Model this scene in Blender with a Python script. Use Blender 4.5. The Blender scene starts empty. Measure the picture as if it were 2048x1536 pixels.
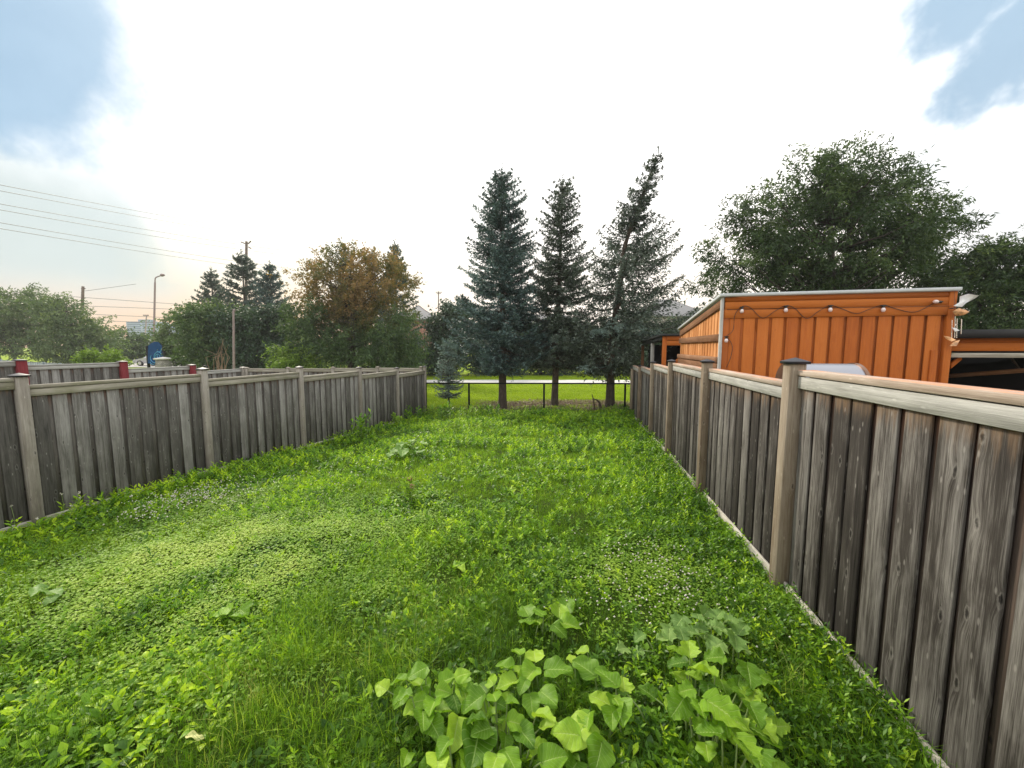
import bpy, math, random
import numpy as np
from mathutils import Vector, Matrix
random.seed(7)
RNG = np.random.default_rng(11)
R = math.radians
S = bpy.context.scene
COL = S.collection

# ------------------------------------------------------------------ camera
CAMZ = 2.2
YAW, PITCH, F = R(12.4), R(5.45), 765.0
cam_d = bpy.data.cameras.new('camera')
cam = bpy.data.objects.new('camera', cam_d)
COL.objects.link(cam)
cam_d.sensor_width = 36.0
cam_d.lens = 36.0 * F / 2048.0
cam_d.clip_start = 0.05
cam_d.clip_end = 6000
cam.location = (0, 0, CAMZ)
cam.rotation_euler = (math.pi / 2 - PITCH, 0, YAW)
S.camera = cam
CR = np.array(cam.rotation_euler.to_matrix())
CO = np.array([0, 0, CAMZ])

def ray(px, py):
    return CR @ np.array([(px - 1024) / F, (768 - py) / F, -1.0])
def P(px, py, z):
    return CO + ray(px, py) * z
def on_y(px, py, y):
    r = ray(px, py); return CO + r * (y / r[1])
def on_x(px, py, x):
    r = ray(px, py); return CO + r * (x / r[0])

# ------------------------------------------------------------------ world and sun
SUN_AZ, SUN_EL = R(-50), R(36)
world = bpy.data.worlds.new('World'); S.world = world; world.use_nodes = True

def nodes_of(tree):
    tree.nodes.clear()
    return tree.nodes, tree.links
class NT:
    """tiny helper to write node trees"""
    def __init__(s, tree):
        s.t = tree; tree.nodes.clear()
    def n(s, typ, **kw):
        nd = s.t.nodes.new(typ)
        for k, v in kw.items():
            if k.startswith('i_'):
                key = k[2:]
                key = int(key) if key.isdigit() else key.replace('_', ' ')
                s.set(nd.inputs[key], v)
            else: setattr(nd, k, v)
        return nd
    def set(s, sock, v):
        if isinstance(v, bpy.types.NodeSocket): s.t.links.new(v, sock)
        elif isinstance(v, bpy.types.Node): s.t.links.new(v.outputs[0], sock)
        else: sock.default_value = v
    def m(s, op, a, b=0.0, c=None, clamp=False):
        nd = s.t.nodes.new('ShaderNodeMath'); nd.operation = op; nd.use_clamp = clamp
        s.set(nd.inputs[0], a); s.set(nd.inputs[1], b)
        if c is not None: s.set(nd.inputs[2], c)
        return nd.outputs[0]
    def vm(s, op, a, b=(0, 0, 0)):
        nd = s.t.nodes.new('ShaderNodeVectorMath'); nd.operation = op
        s.set(nd.inputs[0], a)
        if op == 'SCALE': s.set(nd.inputs['Scale'], b)
        else: s.set(nd.inputs[1], b)
        return nd.outputs['Value'] if op in ('DOT_PRODUCT', 'LENGTH', 'DISTANCE') else nd.outputs[0]
    def mix(s, f, a, b, bt='MIX'):
        nd = s.t.nodes.new('ShaderNodeMix'); nd.data_type = 'RGBA'; nd.blend_type = bt
        s.set(nd.inputs[0], f)
        for k, v in ((6, a), (7, b)):
            if isinstance(v, (tuple, list)) and len(v) == 3: v = (*v, 1)
            s.set(nd.inputs[k], v)
        return nd.outputs[2]
    def ss(s, x, a, b):
        nd = s.t.nodes.new('ShaderNodeMapRange'); nd.interpolation_type = 'SMOOTHSTEP'
        s.set(nd.inputs[0], x); nd.inputs[1].default_value = a; nd.inputs[2].default_value = b
        return nd.outputs[0]
    def noise(s, vec, scale, detail=4, rough=0.55, dist=0.0, dim='3D'):
        nd = s.t.nodes.new('ShaderNodeTexNoise'); nd.noise_dimensions = dim
        s.set(nd.inputs['Vector'], vec); nd.inputs['Scale'].default_value = scale
        nd.inputs['Detail'].default_value = detail; nd.inputs['Roughness'].default_value = rough
        nd.inputs['Distortion'].default_value = dist
        return nd.outputs[0]
    def ramp(s, f, stops):
        nd = s.t.nodes.new('ShaderNodeValToRGB'); s.set(nd.inputs[0], f)
        e = nd.color_ramp.elements
        while len(e) < len(stops): e.new(0.5)
        for k, (p, c) in enumerate(stops):
            e[k].position = p; e[k].color = (*c, 1) if len(c) == 3 else c
        return nd.outputs[0]

w = NT(world.node_tree)
sky = w.n('ShaderNodeTexSky', sky_type='NISHITA', sun_disc=False, sun_elevation=SUN_EL, sun_rotation=SUN_AZ)
tc = w.n('ShaderNodeTexCoord')
dirv = tc.outputs['Generated']
nz = w.noise(dirv, 3.2, 6, 0.6)
nz2 = w.noise(dirv, 9.0, 5, 0.55)
def blob(px, py, ca, cb, amp=0.10):
    d = ray(px, py); d = d / np.linalg.norm(d)
    dt = w.vm('DOT_PRODUCT', dirv, tuple(d))
    dt = w.m('ADD', dt, w.m('MULTIPLY', w.m('SUBTRACT', nz, 0.5), amp))
    dt = w.m('ADD', dt, w.m('MULTIPLY', w.m('SUBTRACT', nz2, 0.5), amp * 0.35))
    return w.ss(dt, ca, cb)
b1 = blob(0, 40, 0.978, 0.9945, 0.036)
b1b = w.m('MULTIPLY', blob(-180, 260, 0.93, 1.0), 0.42)
b2 = blob(1875, 30, 0.9955, 0.9990, 0.016)
b3 = blob(1985, 150, 0.9948, 0.9988, 0.020)
b4 = w.m('MULTIPLY', blob(2110, 330, 0.975, 0.998, .05), 0.40)
blue = w.m('MAXIMUM', w.m('MAXIMUM', b1, b1b), w.m('MAXIMUM', w.m('MAXIMUM', w.m('MULTIPLY', b2, .9), w.m('MULTIPLY', b3, .9)), b4))
sep = w.n('ShaderNodeSeparateXYZ', i_0=dirv)
el = sep.outputs[2]
hl = ray(120, 650); hl = hl / np.linalg.norm(hl)
left = w.ss(w.vm('DOT_PRODUCT', dirv, tuple(hl)), 0.62, 0.97)
# pale cloud sheet, cream near the horizon, peach low on the left
cloud = w.ramp(w.m('ADD', el, w.m('MULTIPLY', w.m('SUBTRACT', nz, 0.5), 0.06)),
               [(0.0, (11.2, 9.2, 7.4)), (0.10, (13.0, 11.7, 10.3)), (0.28, (15.5, 15.0, 14.4)), (0.6, (14.5, 14.7, 14.9)), (1.0, (12.5, 12.9, 13.4))])
peach = w.ramp(el, [(0.0, (9.6, 5.6, 3.2)), (0.06, (10.2, 7.0, 4.2)), (0.15, (10.8, 10.0, 8.2)), (0.3, (15, 14.6, 14))])
cloud = w.mix(left, cloud, peach)
gb = blob(40, 560, 0.970, 1.0, 0.05)
cloud = w.mix(w.m('MULTIPLY', w.m('MULTIPLY', gb, 0.8), w.ss(el, 0.07, 0.14)), cloud, (7.2, 7.6, 6.4))
bluec = w.mix(w.m('MULTIPLY', nz2, 0.8), (1.5, 3.5, 5.5), (3.8, 6.0, 7.9))
bluec = w.mix(0.12, bluec, sky.outputs[0], 'MIX')
bt = w.m('MULTIPLY', blue, 0.95)
skyc = w.mix(bt, cloud, bluec)
skyc = w.mix(w.ss(el, -0.02, 0.0), (1.2, 1.3, 0.9), skyc)
bg = w.n('ShaderNodeBackground', i_0=skyc, i_1=0.10)
wo = w.n('ShaderNodeOutputWorld', i_0=bg)

sun_d = bpy.data.lights.new('sun', 'SUN'); sun_d.energy = 3.4; sun_d.angle = R(8); sun_d.color = (1.0, 0.90, 0.74)
sun = bpy.data.objects.new('sun', sun_d); COL.objects.link(sun)
sd = Vector((math.sin(SUN_AZ) * math.cos(SUN_EL), math.cos(SUN_AZ) * math.cos(SUN_EL), math.sin(SUN_EL)))
sun.rotation_euler = sd.to_track_quat('Z', 'Y').to_euler()
S.view_settings.view_transform = 'Standard'; S.view_settings.look = 'None'
S.view_settings.exposure = 0.18; S.view_settings.gamma = 1.0
S.render.engine = 'CYCLES'

# ------------------------------------------------------------------ mesh helpers
def tag(o, label=None, cat=None, group=None, kind=None):
    if label: o['label'] = label
    if cat: o['category'] = cat
    if group: o['group'] = group
    if kind: o['kind'] = kind
    return o
def thing(name, label, cat, loc=(0, 0, 0), group=None):
    o = bpy.data.objects.new(name, None); COL.objects.link(o)
    o.location = [float(v) for v in loc]; o.empty_display_size = 0.2
    return tag(o, label, cat, group)

class MB:
    def __init__(s):
        s.V = []; s.F = []; s.U = []; s.A = []; s.nv = 0; s.B = []
    def add(s, v, f, uv=None, rnd=0.5, vt=0.0):
        v = np.asarray(v, float).reshape(-1, 3); f = np.asarray(f, int)
        s.V.append(v); s.F.append(f + s.nv); s.nv += len(v)
        s.U.append(np.zeros((f.size, 2)) if uv is None else np.asarray(uv, float).reshape(-1, 2))
        s.A.append(np.broadcast_to(np.asarray(rnd, float), (len(v),)).copy())
        s.B.append(np.broadcast_to(np.asarray(vt, float), (len(v),)).copy())
        return s
    def box(s, o, ax, ay, az, grain=2, rnd=None, jit=0.0):
        """box from corner o along three edge vectors; UV in metres, v along the grain edge"""
        o = np.array(o, float); E = [np.array(a, float) for a in (ax, ay, az)]
        L = [np.linalg.norm(e) for e in E]
        c = [(i, j, k) for k in (0, 1) for j in (0, 1) for i in (0, 1)]
        v = np.array([o + i * E[0] + j * E[1] + k * E[2] for i, j, k in c])
        fs = [(0, 2, 3, 1), (4, 5, 7, 6), (0, 1, 5, 4), (2, 6, 7, 3), (0, 4, 6, 2), (1, 3, 7, 5)]
        if np.dot(np.cross(E[0], E[1]), E[2]) < 0: fs = [f[::-1] for f in fs]
        ro = RNG.random(2) * 50
        oth = [a for a in range(3) if a != grain]
        uv = []
        for q, f in enumerate(fs):
            for i in f:
                cc = c[i]; g = cc[grain] * L[grain]
                u = cc[oth[0]] * L[oth[0]] + cc[oth[1]] * L[oth[1]]
                uv.append((u + ro[0], g + ro[1]))
        vt = np.array([(1 - cc[grain]) * L[grain] for cc in c])
        s.add(v, fs, uv, RNG.random() if rnd is None else rnd, vt)
        return s
    def bx(s, x0, x1, y0, y1, z0, z1, grain=2, rnd=None):
        return s.box((x0, y0, z0), (x1 - x0, 0, 0), (0, y1 - y0, 0), (0, 0, z1 - z0), grain, rnd)
    def tube(s, pts, rad, n=8, rnd=0.5, cap=True):
        pts = np.asarray(pts, float); rad = np.broadcast_to(np.asarray(rad, float), (len(pts),))
        t = np.gradient(pts, axis=0); t /= np.linalg.norm(t, axis=1)[:, None] + 1e-9
        ref = np.array([0, 0, 1.0]) if abs(t[0][2]) < 0.9 else np.array([1.0, 0, 0])
        a = np.cross(t, ref); a /= np.linalg.norm(a, axis=1)[:, None] + 1e-9
        b = np.cross(t, a)
        ang = np.linspace(0, 2 * np.pi, n, endpoint=False)
        v = pts[:, None] + rad[:, None, None] * (a[:, None] * np.cos(ang)[None, :, None] + b[:, None] * np.sin(ang)[None, :, None])
        m = len(pts); i = np.arange(m - 1)[:, None] * n; j = np.arange(n)[None]; j2 = (j + 1) % n
        f = np.stack([i + j, i + j2, i + n + j2, i + n + j], -1).reshape(-1, 4)
        ln = np.concatenate([[0], np.cumsum(np.linalg.norm(np.diff(pts, axis=0), axis=1))])
        uu = np.stack([np.stack([j / n + 0 * i, ln[:-1][:, None] + 0 * j], -1), np.stack([(j + 1) / n + 0 * i, ln[:-1][:, None] + 0 * j], -1),
                       np.stack([(j + 1) / n + 0 * i, ln[1:][:, None] + 0 * j], -1), np.stack([j / n + 0 * i, ln[1:][:, None] + 0 * j], -1)], 2).reshape(-1, 2)
        s.add(v.reshape(-1, 3), f, uu, rnd)
        if cap:
            for k, cc in ((0, pts[0]), (m - 1, pts[-1])):
                vv = np.vstack([v[k], cc]); ff = [(q, (q + 1) % n, n) for q in range(n)]
                if k == 0: ff = [x[::-1] for x in ff]
                s.add(vv, ff, None, rnd)
        return s
    def build(s, name, mat, parent=None, smooth=False, bevel=0.0, loc=None):
        V = np.concatenate(s.V); me = bpy.data.meshes.new(name)
        off = np.zeros(3)
        if parent is not None: off = np.array(parent.matrix_world.translation) if False else np.array(world_loc(parent))
        if loc is not None: off = np.array(loc, float)
        V = V - off
        tot = [np.full(len(f), f.shape[1]) for f in s.F]; tot = np.concatenate(tot)
        li = np.concatenate([f.reshape(-1) for f in s.F])
        me.vertices.add(len(V)); me.vertices.foreach_set('co', V.astype(np.float32).ravel())
        me.loops.add(len(li)); me.loops.foreach_set('vertex_index', li.astype(np.int32))
        me.polygons.add(len(tot)); st = np.concatenate([[0], np.cumsum(tot)[:-1]])
        me.polygons.foreach_set('loop_start', st.astype(np.int32))
        me.polygons.foreach_set('loop_total', tot.astype(np.int32))
        if smooth: me.polygons.foreach_set('use_smooth', np.ones(len(tot), bool))
        me.update(calc_edges=True)
        uvl = me.uv_layers.new(name='UVMap')
        uvl.data.foreach_set('uv', np.concatenate(s.U).astype(np.float32).ravel())
        a = me.attributes.new('rnd', 'FLOAT', 'POINT'); a.data.foreach_set('value', np.concatenate(s.A).astype(np.float32))
        b = me.attributes.new('vt', 'FLOAT', 'POINT'); b.data.foreach_set('value', np.concatenate(s.B).astype(np.float32))
        me.validate()
        me.materials.append(mat)
        o = bpy.data.objects.new(name, me); COL.objects.link(o)
        if loc is not None: o.location = off
        if parent is not None: o.parent = parent
        if bevel:
            md = o.modifiers.new('bevel', 'BEVEL'); md.width = bevel; md.segments = 1; md.limit_method = 'ANGLE'
        return o
def world_loc(o):
    v = Vector((0, 0, 0))
    while o is not None:
        v = v + o.location; o = o.parent
    return v

# ------------------------------------------------------------------ value noise and terrain height
_T = RNG.random((256, 256))
def vnoise(x, y, sc=1.0, seed=0):
    x = np.asarray(x, float) * sc + 17.3 * seed + 900; y = np.asarray(y, float) * sc + 31.7 * seed + 900
    xi = np.floor(x).astype(int); yi = np.floor(y).astype(int); fx = x - xi; fy = y - yi
    fx = fx * fx * (3 - 2 * fx); fy = fy * fy * (3 - 2 * fy)
    g = lambda i, j: _T[i % 256, j % 256]
    return (g(xi, yi) * (1 - fx) + g(xi + 1, yi) * fx) * (1 - fy) + (g(xi, yi + 1) * (1 - fx) + g(xi + 1, yi + 1) * fx) * fy
def sst(x, a, b):
    t = np.clip((np.asarray(x, float) - a) / (b - a), 0, 1); return t * t * (3 - 2 * t)
def gz(x, y):
    x = np.asarray(x, float); y = np.asarray(y, float)
    z = 0.261 - 0.047 * np.clip(y, 2.4, 17.5) + 0.032 * (np.clip(x, -8, 3) - 1.6)
    far = -0.78 + 0.80 * sst(-x, 20, 42)
    k = sst(y, 17, 24)
    z = z * (1 - k) + far * k
    kl = sst(-x, 20, 34) * (1 - k)
    z = z * (1 - kl) + far * kl
    z = z + (vnoise(x, y, 0.7, 3) - 0.5) * 0.10 * sst(-np.abs(x + 3), -12, -4.2) * (1 - k)
    z = z + (vnoise(x, y, 2.6, 4) - 0.5) * 0.035
    return z
def on_ground(px, py, h=0.0):
    r = ray(px, py); t = 3.0
    for _ in range(60):
        p = CO + r * t
        e = p[2] - (float(gz(p[0], p[1])) + h)
        t += e / max(0.02, -r[2]) * 0.7
        if t > 400: break
    return CO + r * t

# ------------------------------------------------------------------ materials
def new_mat(name):
    m = bpy.data.materials.new(name); m.use_nodes = True
    return m, NT(m.node_tree)
def out(t, sh, disp=None):
    t.n('ShaderNodeOutputMaterial', i_0=sh)
def bump(t, h, st, dist=0.01):
    return t.n('ShaderNodeBump', i_Strength=st, i_Distance=dist, i_Height=h).outputs[0]
def plain(name, col, rough=0.6, metal=0.0, var=0.12, scale=6.0, bmp=0.15, emit=None, spec=0.5):
    m, t = new_mat(name)
    tc = t.n('ShaderNodeTexCoord').outputs['Object']
    n = t.noise(tc, scale, 6, 0.6)
    c = t.mix(t.ss(n, 0.3, 0.72), tuple(v * (1 - var) for v in col), tuple(min(1, v * (1 + var)) for v in col))
    b = t.n('ShaderNodeBsdfPrincipled', i_Base_Color=c, i_Roughness=rough, i_Metallic=metal)
    b.inputs['Specular IOR Level'].default_value = spec
    if bmp: t.set(b.inputs['Normal'], bump(t, t.noise(tc, scale * 8, 4), bmp, 0.004))
    out(t, b); return m
def leaf_mat(name, stops, trans=0.35, rough=0.5, spec=0.3, big=0.9, veins=False):
    m, t = new_mat(name)
    a = t.n('ShaderNodeAttribute', attribute_name='rnd').outputs['Fac']
    tc = t.n('ShaderNodeTexCoord').outputs['Object']
    n = t.noise(tc, big, 3)
    f = t.m('ADD', t.m('MULTIPLY', a, 0.75), t.m('MULTIPLY', t.ss(n, 0.25, 0.75), 0.25))
    c = t.ramp(f, stops)
    if veins:
        uv = t.n('ShaderNodeSeparateXYZ', i_0=t.n('ShaderNodeUVMap').outputs[0])
        sa = t.m('ABSOLUTE', uv.outputs[0])
        wv = t.m('PINGPONG', t.m('ADD', t.m('MULTIPLY', uv.outputs[1], 7.0), t.m('MULTIPLY', sa, -2.2)), 0.5)
        side = t.m('SUBTRACT', 1.0, t.ss(wv, 0.0, 0.10)); mid = t.m('SUBTRACT', 1.0, t.ss(sa, 0.015, 0.06))
        vv = t.m('MAXIMUM', t.m('MULTIPLY', side, 0.45), mid)
        mott = t.noise(tc, 28, 5, .7)
        c = t.mix(t.m('MULTIPLY', t.ss(mott, .35, .7), .45), c, t.mix(1.0, c, (.62, .70, .5), 'MULTIPLY'))
        c = t.mix(t.m('MULTIPLY', vv, .5), c, (0.50, 0.66, 0.22))
    b = t.n('ShaderNodeBsdfPrincipled', i_Base_Color=c, i_Roughness=rough)
    if veins: t.set(b.inputs['Normal'], bump(t, t.m('ADD', t.m('MULTIPLY', vv, -1.0), t.m('MULTIPLY', mott, .8)), .6, .006))
    b.inputs['Specular IOR Level'].default_value = spec
    tr = t.n('ShaderNodeBsdfTranslucent', i_Color=t.mix(1.0, c, (1.15, 1.2, 0.6), 'MULTIPLY'))
    mx = t.n('ShaderNodeMixShader', i_0=trans, i_1=b, i_2=tr)
    out(t, mx); return m
def wood_mat(name, dark, mid, light, warm, warm_amt=0.8, warm_h=0.16, var=0.55, mossy=0.0, knots=1.0, rough=0.85, streak=1.0, paint=None):
    m, t = new_mat(name)
    uv = t.n('ShaderNodeUVMap').outputs[0]
    rn = t.n('ShaderNodeAttribute', attribute_name='rnd').outputs['Fac']
    vt = t.n('ShaderNodeAttribute', attribute_name='vt').outputs['Fac']
    # knots
    kv = t.vm('MULTIPLY', uv, (7.0, 2.6, 1))
    vo = t.n('ShaderNodeTexVoronoi', voronoi_dimensions='2D', i_Scale=1.0); t.set(vo.inputs['Vector'], kv)
    kd = vo.outputs['Distance']
    kd2 = t.m('ADD', kd, t.m('MULTIPLY', t.m('SUBTRACT', t.noise(t.vm('MULTIPLY', uv, (60, 40, 1)), 1.0, 2, .5, 0, '2D'), 0.5), 0.09))
    ksel = t.ss(t.n('ShaderNodeSeparateColor', i_0=vo.outputs['Color']).outputs[0], 0.55, 0.6)
    # grain bends round the knots
    off = t.m('MULTIPLY', t.m('MULTIPLY', t.m('SUBTRACT', 1.0, t.ss(kd, 0.0, 0.35)), 0.018), ksel)
    comb = t.n('ShaderNodeCombineXYZ', i_0=off)
    guv = t.vm('ADD', uv, comb.outputs[0])
    fine = t.noise(t.vm('MULTIPLY', guv, (230, 5.0, 1)), 1.0, 6, 0.68, 0.3, '2D')
    mids = t.noise(t.vm('MULTIPLY', guv, (34, 0.9, 1)), 1.0, 5, 0.6, 0.6, '2D')
    blot = t.noise(t.vm('MULTIPLY', uv, (7, 2.0, 1)), 1.0, 4, 0.6, 0.4, '2D')
    f = t.m('ADD', t.m('MULTIPLY', fine, 0.55 * streak), t.m('ADD', t.m('MULTIPLY', mids, 0.5), t.m('MULTIPLY', blot, 0.42)))
    f = t.m('SUBTRACT', f, 0.065 * streak)
    f = t.m('ADD', f, t.m('MULTIPLY', t.m('SUBTRACT', rn, 0.5), var * 0.5))
    base = t.ramp(f, [(0.34, dark), (0.62, mid), (0.98, light)])
    # warm unweathered timber just under the rail, ragged lower edge
    edge = t.m('ADD', vt, t.m('MULTIPLY', t.m('SUBTRACT', t.noise(t.vm('MULTIPLY', uv, (30, 3, 1)), 1.0, 3, .6, 0, '2D'), 0.5), warm_h * 2.2))
    wf = t.m('MULTIPLY', t.m('SUBTRACT', 1.0, t.ss(edge, warm_h * 0.25, warm_h * 1.5)), warm_amt)
    base = t.mix(wf, base, warm)
    if mossy:
        mf = t.m('MULTIPLY', t.ss(t.noise(t.vm('MULTIPLY', uv, (5, 1.5, 1)), 1.0, 5, .6, 0, '2D'), 0.5, 0.7), mossy)
        base = t.mix(mf, base, (0.16, 0.17, 0.07))
    kdark = t.m('MULTIPLY', t.m('MULTIPLY', t.m('SUBTRACT', 1.0, t.ss(kd2, 0.02, 0.07)), ksel), 0.75 * knots)
    kl = t.m('MULTIPLY', t.m('SUBTRACT', 1.0, t.ss(t.m('ABSOLUTE', t.m('SUBTRACT', kd2, 0.085)), 0.0, 0.035)), t.m('MULTIPLY', ksel, 0.28 * knots))
    base = t.mix(kl, base, light)
    base = t.mix(kdark, base, tuple(v * 0.45 for v in dark))
    ns = t.n('ShaderNodeTexVoronoi', voronoi_dimensions='2D', i_Scale=1.0); t.set(ns.inputs['Vector'], t.vm('ADD', t.vm('MULTIPLY', uv, (16, 5.5, 1)), (3.3, 7.7, 0)))
    nsel = t.ss(t.n('ShaderNodeSeparateColor', i_0=ns.outputs['Color']).outputs[1], 0.70, 0.74)
    nick = t.m('MULTIPLY', t.m('SUBTRACT', 1.0, t.ss(t.m('ADD', ns.outputs['Distance'], t.m('MULTIPLY', t.m('SUBTRACT', fine, .5), .12)), 0.04, 0.12)), nsel)
    base = t.mix(t.m('MULTIPLY', nick, 0.38 * knots), base, tuple(min(1, v * 1.35) for v in light))
    if paint:
        upn = t.ss(t.n('ShaderNodeSeparateXYZ', i_0=t.n('ShaderNodeNewGeometry').outputs['True Normal']).outputs[2], 0.3, 0.6)
        pf = t.m('MULTIPLY', upn, t.ss(t.noise(t.vm('MULTIPLY', uv, (9, 1.4, 1)), 1.0, 6, .7, 0, '2D'), 0.38, 0.62))
        pf = t.m('MULTIPLY', pf, paint[1])
        base = t.mix(pf, base, paint[0])
    b = t.n('ShaderNodeBsdfPrincipled', i_Base_Color=base, i_Roughness=rough)
    b.inputs['Specular IOR Level'].default_value = 0.25
    hh = t.m('ADD', t.m('MULTIPLY', fine, 0.5), t.m('ADD', mids, t.m('MULTIPLY', kdark, -0.6)))
    t.set(b.inputs['Normal'], bump(t, hh, 0.7, 0.004))
    out(t, b); return m

M = {}
M['fence_l'] = wood_mat('weathered grey boards', (0.040, 0.038, 0.034), (0.112, 0.106, 0.095), (0.33, 0.32, 0.30), (0.20, 0.125, 0.08), 0.75, 0.10, var=0.75)
M['fence_r'] = wood_mat('weathered brown boards', (0.009, 0.0075, 0.0065), (0.043, 0.037, 0.032), (0.26, 0.245, 0.225), (0.20, 0.125, 0.07), 0.6, 0.16, var=0.7)
M['fence_back'] = wood_mat('recessed boards', (0.03, 0.022, 0.018), (0.065, 0.048, 0.038), (0.14, 0.10, 0.08), (0.16, 0.08, 0.045), 0.7, 0.3, var=0.4)
M['fence_backl'] = wood_mat('recessed grey boards', (0.04, 0.035, 0.031), (0.085, 0.077, 0.068), (0.19, 0.175, 0.155), (0.15, 0.08, 0.05), 0.6, 0.2, var=0.5)
M['rail_r'] = wood_mat('silvered rail timber', (0.17, 0.165, 0.15), (0.34, 0.335, 0.31), (0.60, 0.59, 0.56), (0.3, 0.28, 0.25), 0.0, var=0.3, knots=.7)
M['rail_l'] = wood_mat('lichened rail timber', (0.16, 0.145, 0.115), (0.29, 0.265, 0.215), (0.46, 0.43, 0.37), (0.3, 0.28, 0.25), 0.0, var=0.3, mossy=.35, knots=.7)
M['kick'] = wood_mat('bleached base board', (0.20, 0.18, 0.14), (0.42, 0.39, 0.33), (0.62, 0.59, 0.53), (0.3, 0.28, 0.25), 0.0, var=0.5, knots=.5, mossy=.6)
M['post_r'] = wood_mat('weathered post timber', (0.085, 0.060, 0.036), (0.19, 0.145, 0.10), (0.36, 0.31, 0.245), (0.2, 0.13, 0.08), 0.0, var=.3)
M['post_l'] = wood_mat('grey post timber', (0.11, 0.095, 0.078), (0.24, 0.215, 0.18), (0.42, 0.39, 0.35), (0.2, 0.13, 0.08), 0.0, var=.3)
M['orange_top'] = wood_mat('rail top with orange stain', (0.18, 0.13, 0.10), (0.38, 0.30, 0.24), (0.58, 0.50, 0.43), (0.3, 0.28, 0.25), 0.0, var=.2, paint=((0.60, 0.24, 0.11), 0.7))
M['cap'] = plain('dark post cap', (0.03, 0.03, 0.038), 0.5, spec=.3)
M['orange'] = wood_mat('orange stained boards', (0.30, 0.072, 0.009), (0.39, 0.103, 0.013), (0.48, 0.145, 0.024), (0.5, 0.16, 0.02), 0.0, var=.85, knots=.4, rough=.7, streak=1.1)
M['orange_worn'] = wood_mat('worn orange boards', (0.20, 0.075, 0.02), (0.44, 0.175, 0.05), (0.62, 0.30, 0.12), (0.3, 0.15, 0.07), 0.0, var=.7, knots=.6)
M['brown_beam'] = wood_mat('brown stained beam', (0.10, 0.045, 0.02), (0.22, 0.105, 0.05), (0.38, 0.22, 0.13), (0.3, 0.15, 0.07), 0.0, var=.4, knots=.6)
M['red_post'] = wood_mat('red painted post', (0.10, 0.012, 0.016), (0.17, 0.020, 0.026), (0.25, 0.045, 0.05), (0.2, .03, .03), 0.0, var=.3, knots=.2)
M['metal_roof'] = plain('pale metal trim', (0.50, 0.53, 0.54), 0.45, 0.0, 0.06)
M['black_metal'] = plain('black coated steel', (0.010, 0.011, 0.011), 0.7, spec=.1)
M['dark_roof'] = plain('black roofing', (0.02, 0.021, 0.022), 0.7)
M['interior_shade'] = plain('painted interior shade', (0.012, 0.010, 0.010), 0.9)  # near-black colour stands for the shade under the roofs
M['steel'] = plain('brushed steel', (0.36, 0.36, 0.39), 0.35, 1.0, 0.04, 3, 0.03)
M['grill_end'] = plain('grill end painted reflection', (0.20, 0.11, 0.07), 0.35, 0.7, 0.2)  # brown is the mirrored orange, put into the metal colour
M['plastic_black'] = plain('black plastic', (0.012, 0.012, 0.013), 0.4)
M['glass_bulb'] = plain('frosted bulb glass', (0.75, 0.62, 0.60), 0.12, 0.0, 0.03, 6, 0, spec=.9)
M['white'] = plain('white painted metal', (0.72, 0.73, 0.72), 0.45)
M['white_orange'] = plain('stained white plate', (0.70, 0.36, 0.16), 0.5, 0, 0.5, 14)
M['chrome'] = plain('aluminium tube', (0.75, 0.72, 0.68), 0.25, 0.9, 0.03)
M['concrete'] = plain('pale asphalt', (0.55, 0.53, 0.50), 0.9, 0, 0.1, 2.0)
M['road'] = plain('sun-bleached roadway', (0.36, 0.34, 0.32), 0.9, 0, 0.1, 1.0)
M['pole_wood'] = plain('grey pole timber', (0.16, 0.12, 0.10), 0.85, 0, 0.2, 3)
M['pole_metal'] = plain('lamp column paint', (0.26, 0.20, 0.19), 0.6)
M['wire'] = plain('overhead cable', (0.12, 0.11, 0.11), 0.6, bmp=0)
M['sign_blue'] = plain('deep blue sign face', (0.003, 0.045, 0.14), 0.7, 0, 0.15, 2, spec=.1)
M['sign_light'] = plain('pale blue sign lines', (0.05, 0.28, 0.50), 0.5)
M['car_paint'] = plain('silver car paint', (0.46, 0.46, 0.50), 0.25, 0.5, 0.03, 2, 0)
M['car_glass'] = plain('car glass', (0.05, 0.06, 0.07), 0.08, 0, 0.05, 2, 0)
M['rubber'] = plain('tyre rubber', (0.02, 0.02, 0.02), 0.8)
M['alloy'] = plain('wheel alloy', (0.5, 0.5, 0.52), 0.3, 0.9)
M['lamp_glass'] = plain('headlight lens', (0.75, 0.76, 0.78), 0.15, 0.2, 0.05, 2, 0)
M['tower'] = plain('haze tinted tower concrete', (0.22, 0.29, 0.36), 0.8, 0, 0.06, 0.1)  # distance haze tinted blue into the concrete colour
M['tower_dark'] = plain('haze tinted tower glazing', (0.07, 0.13, 0.21), 0.4, 0, 0.1, 0.1)  # same haze blue mixed into the glazing
M['shingle'] = plain('grey shingles', (0.17, 0.17, 0.175), 0.9, 0, 0.15, 6)
M['render'] = plain('pale house wall', (0.42, 0.39, 0.36), 0.9, 0, 0.08, 3)
M['brick'] = plain('brick house wall', (0.30, 0.15, 0.11), 0.9, 0, 0.2, 8)
M['wframe'] = plain('white window frame', (0.75, 0.75, 0.74), 0.5)
M['pane'] = plain('window pane', (0.06, 0.07, 0.08), 0.1, 0, .05, 2, 0)
M['greyfence'] = plain('haze tinted grey boards', (0.20, 0.24, 0.25), 0.8, 0, 0.2, 3)  # grey boards with the haze tint put into the colour
M['deck'] = wood_mat('deck boards', (0.10, 0.05, 0.03), (0.2, 0.1, 0.06), (0.3, 0.18, 0.1), (0.2, .1, .05), 0.0)
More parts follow.
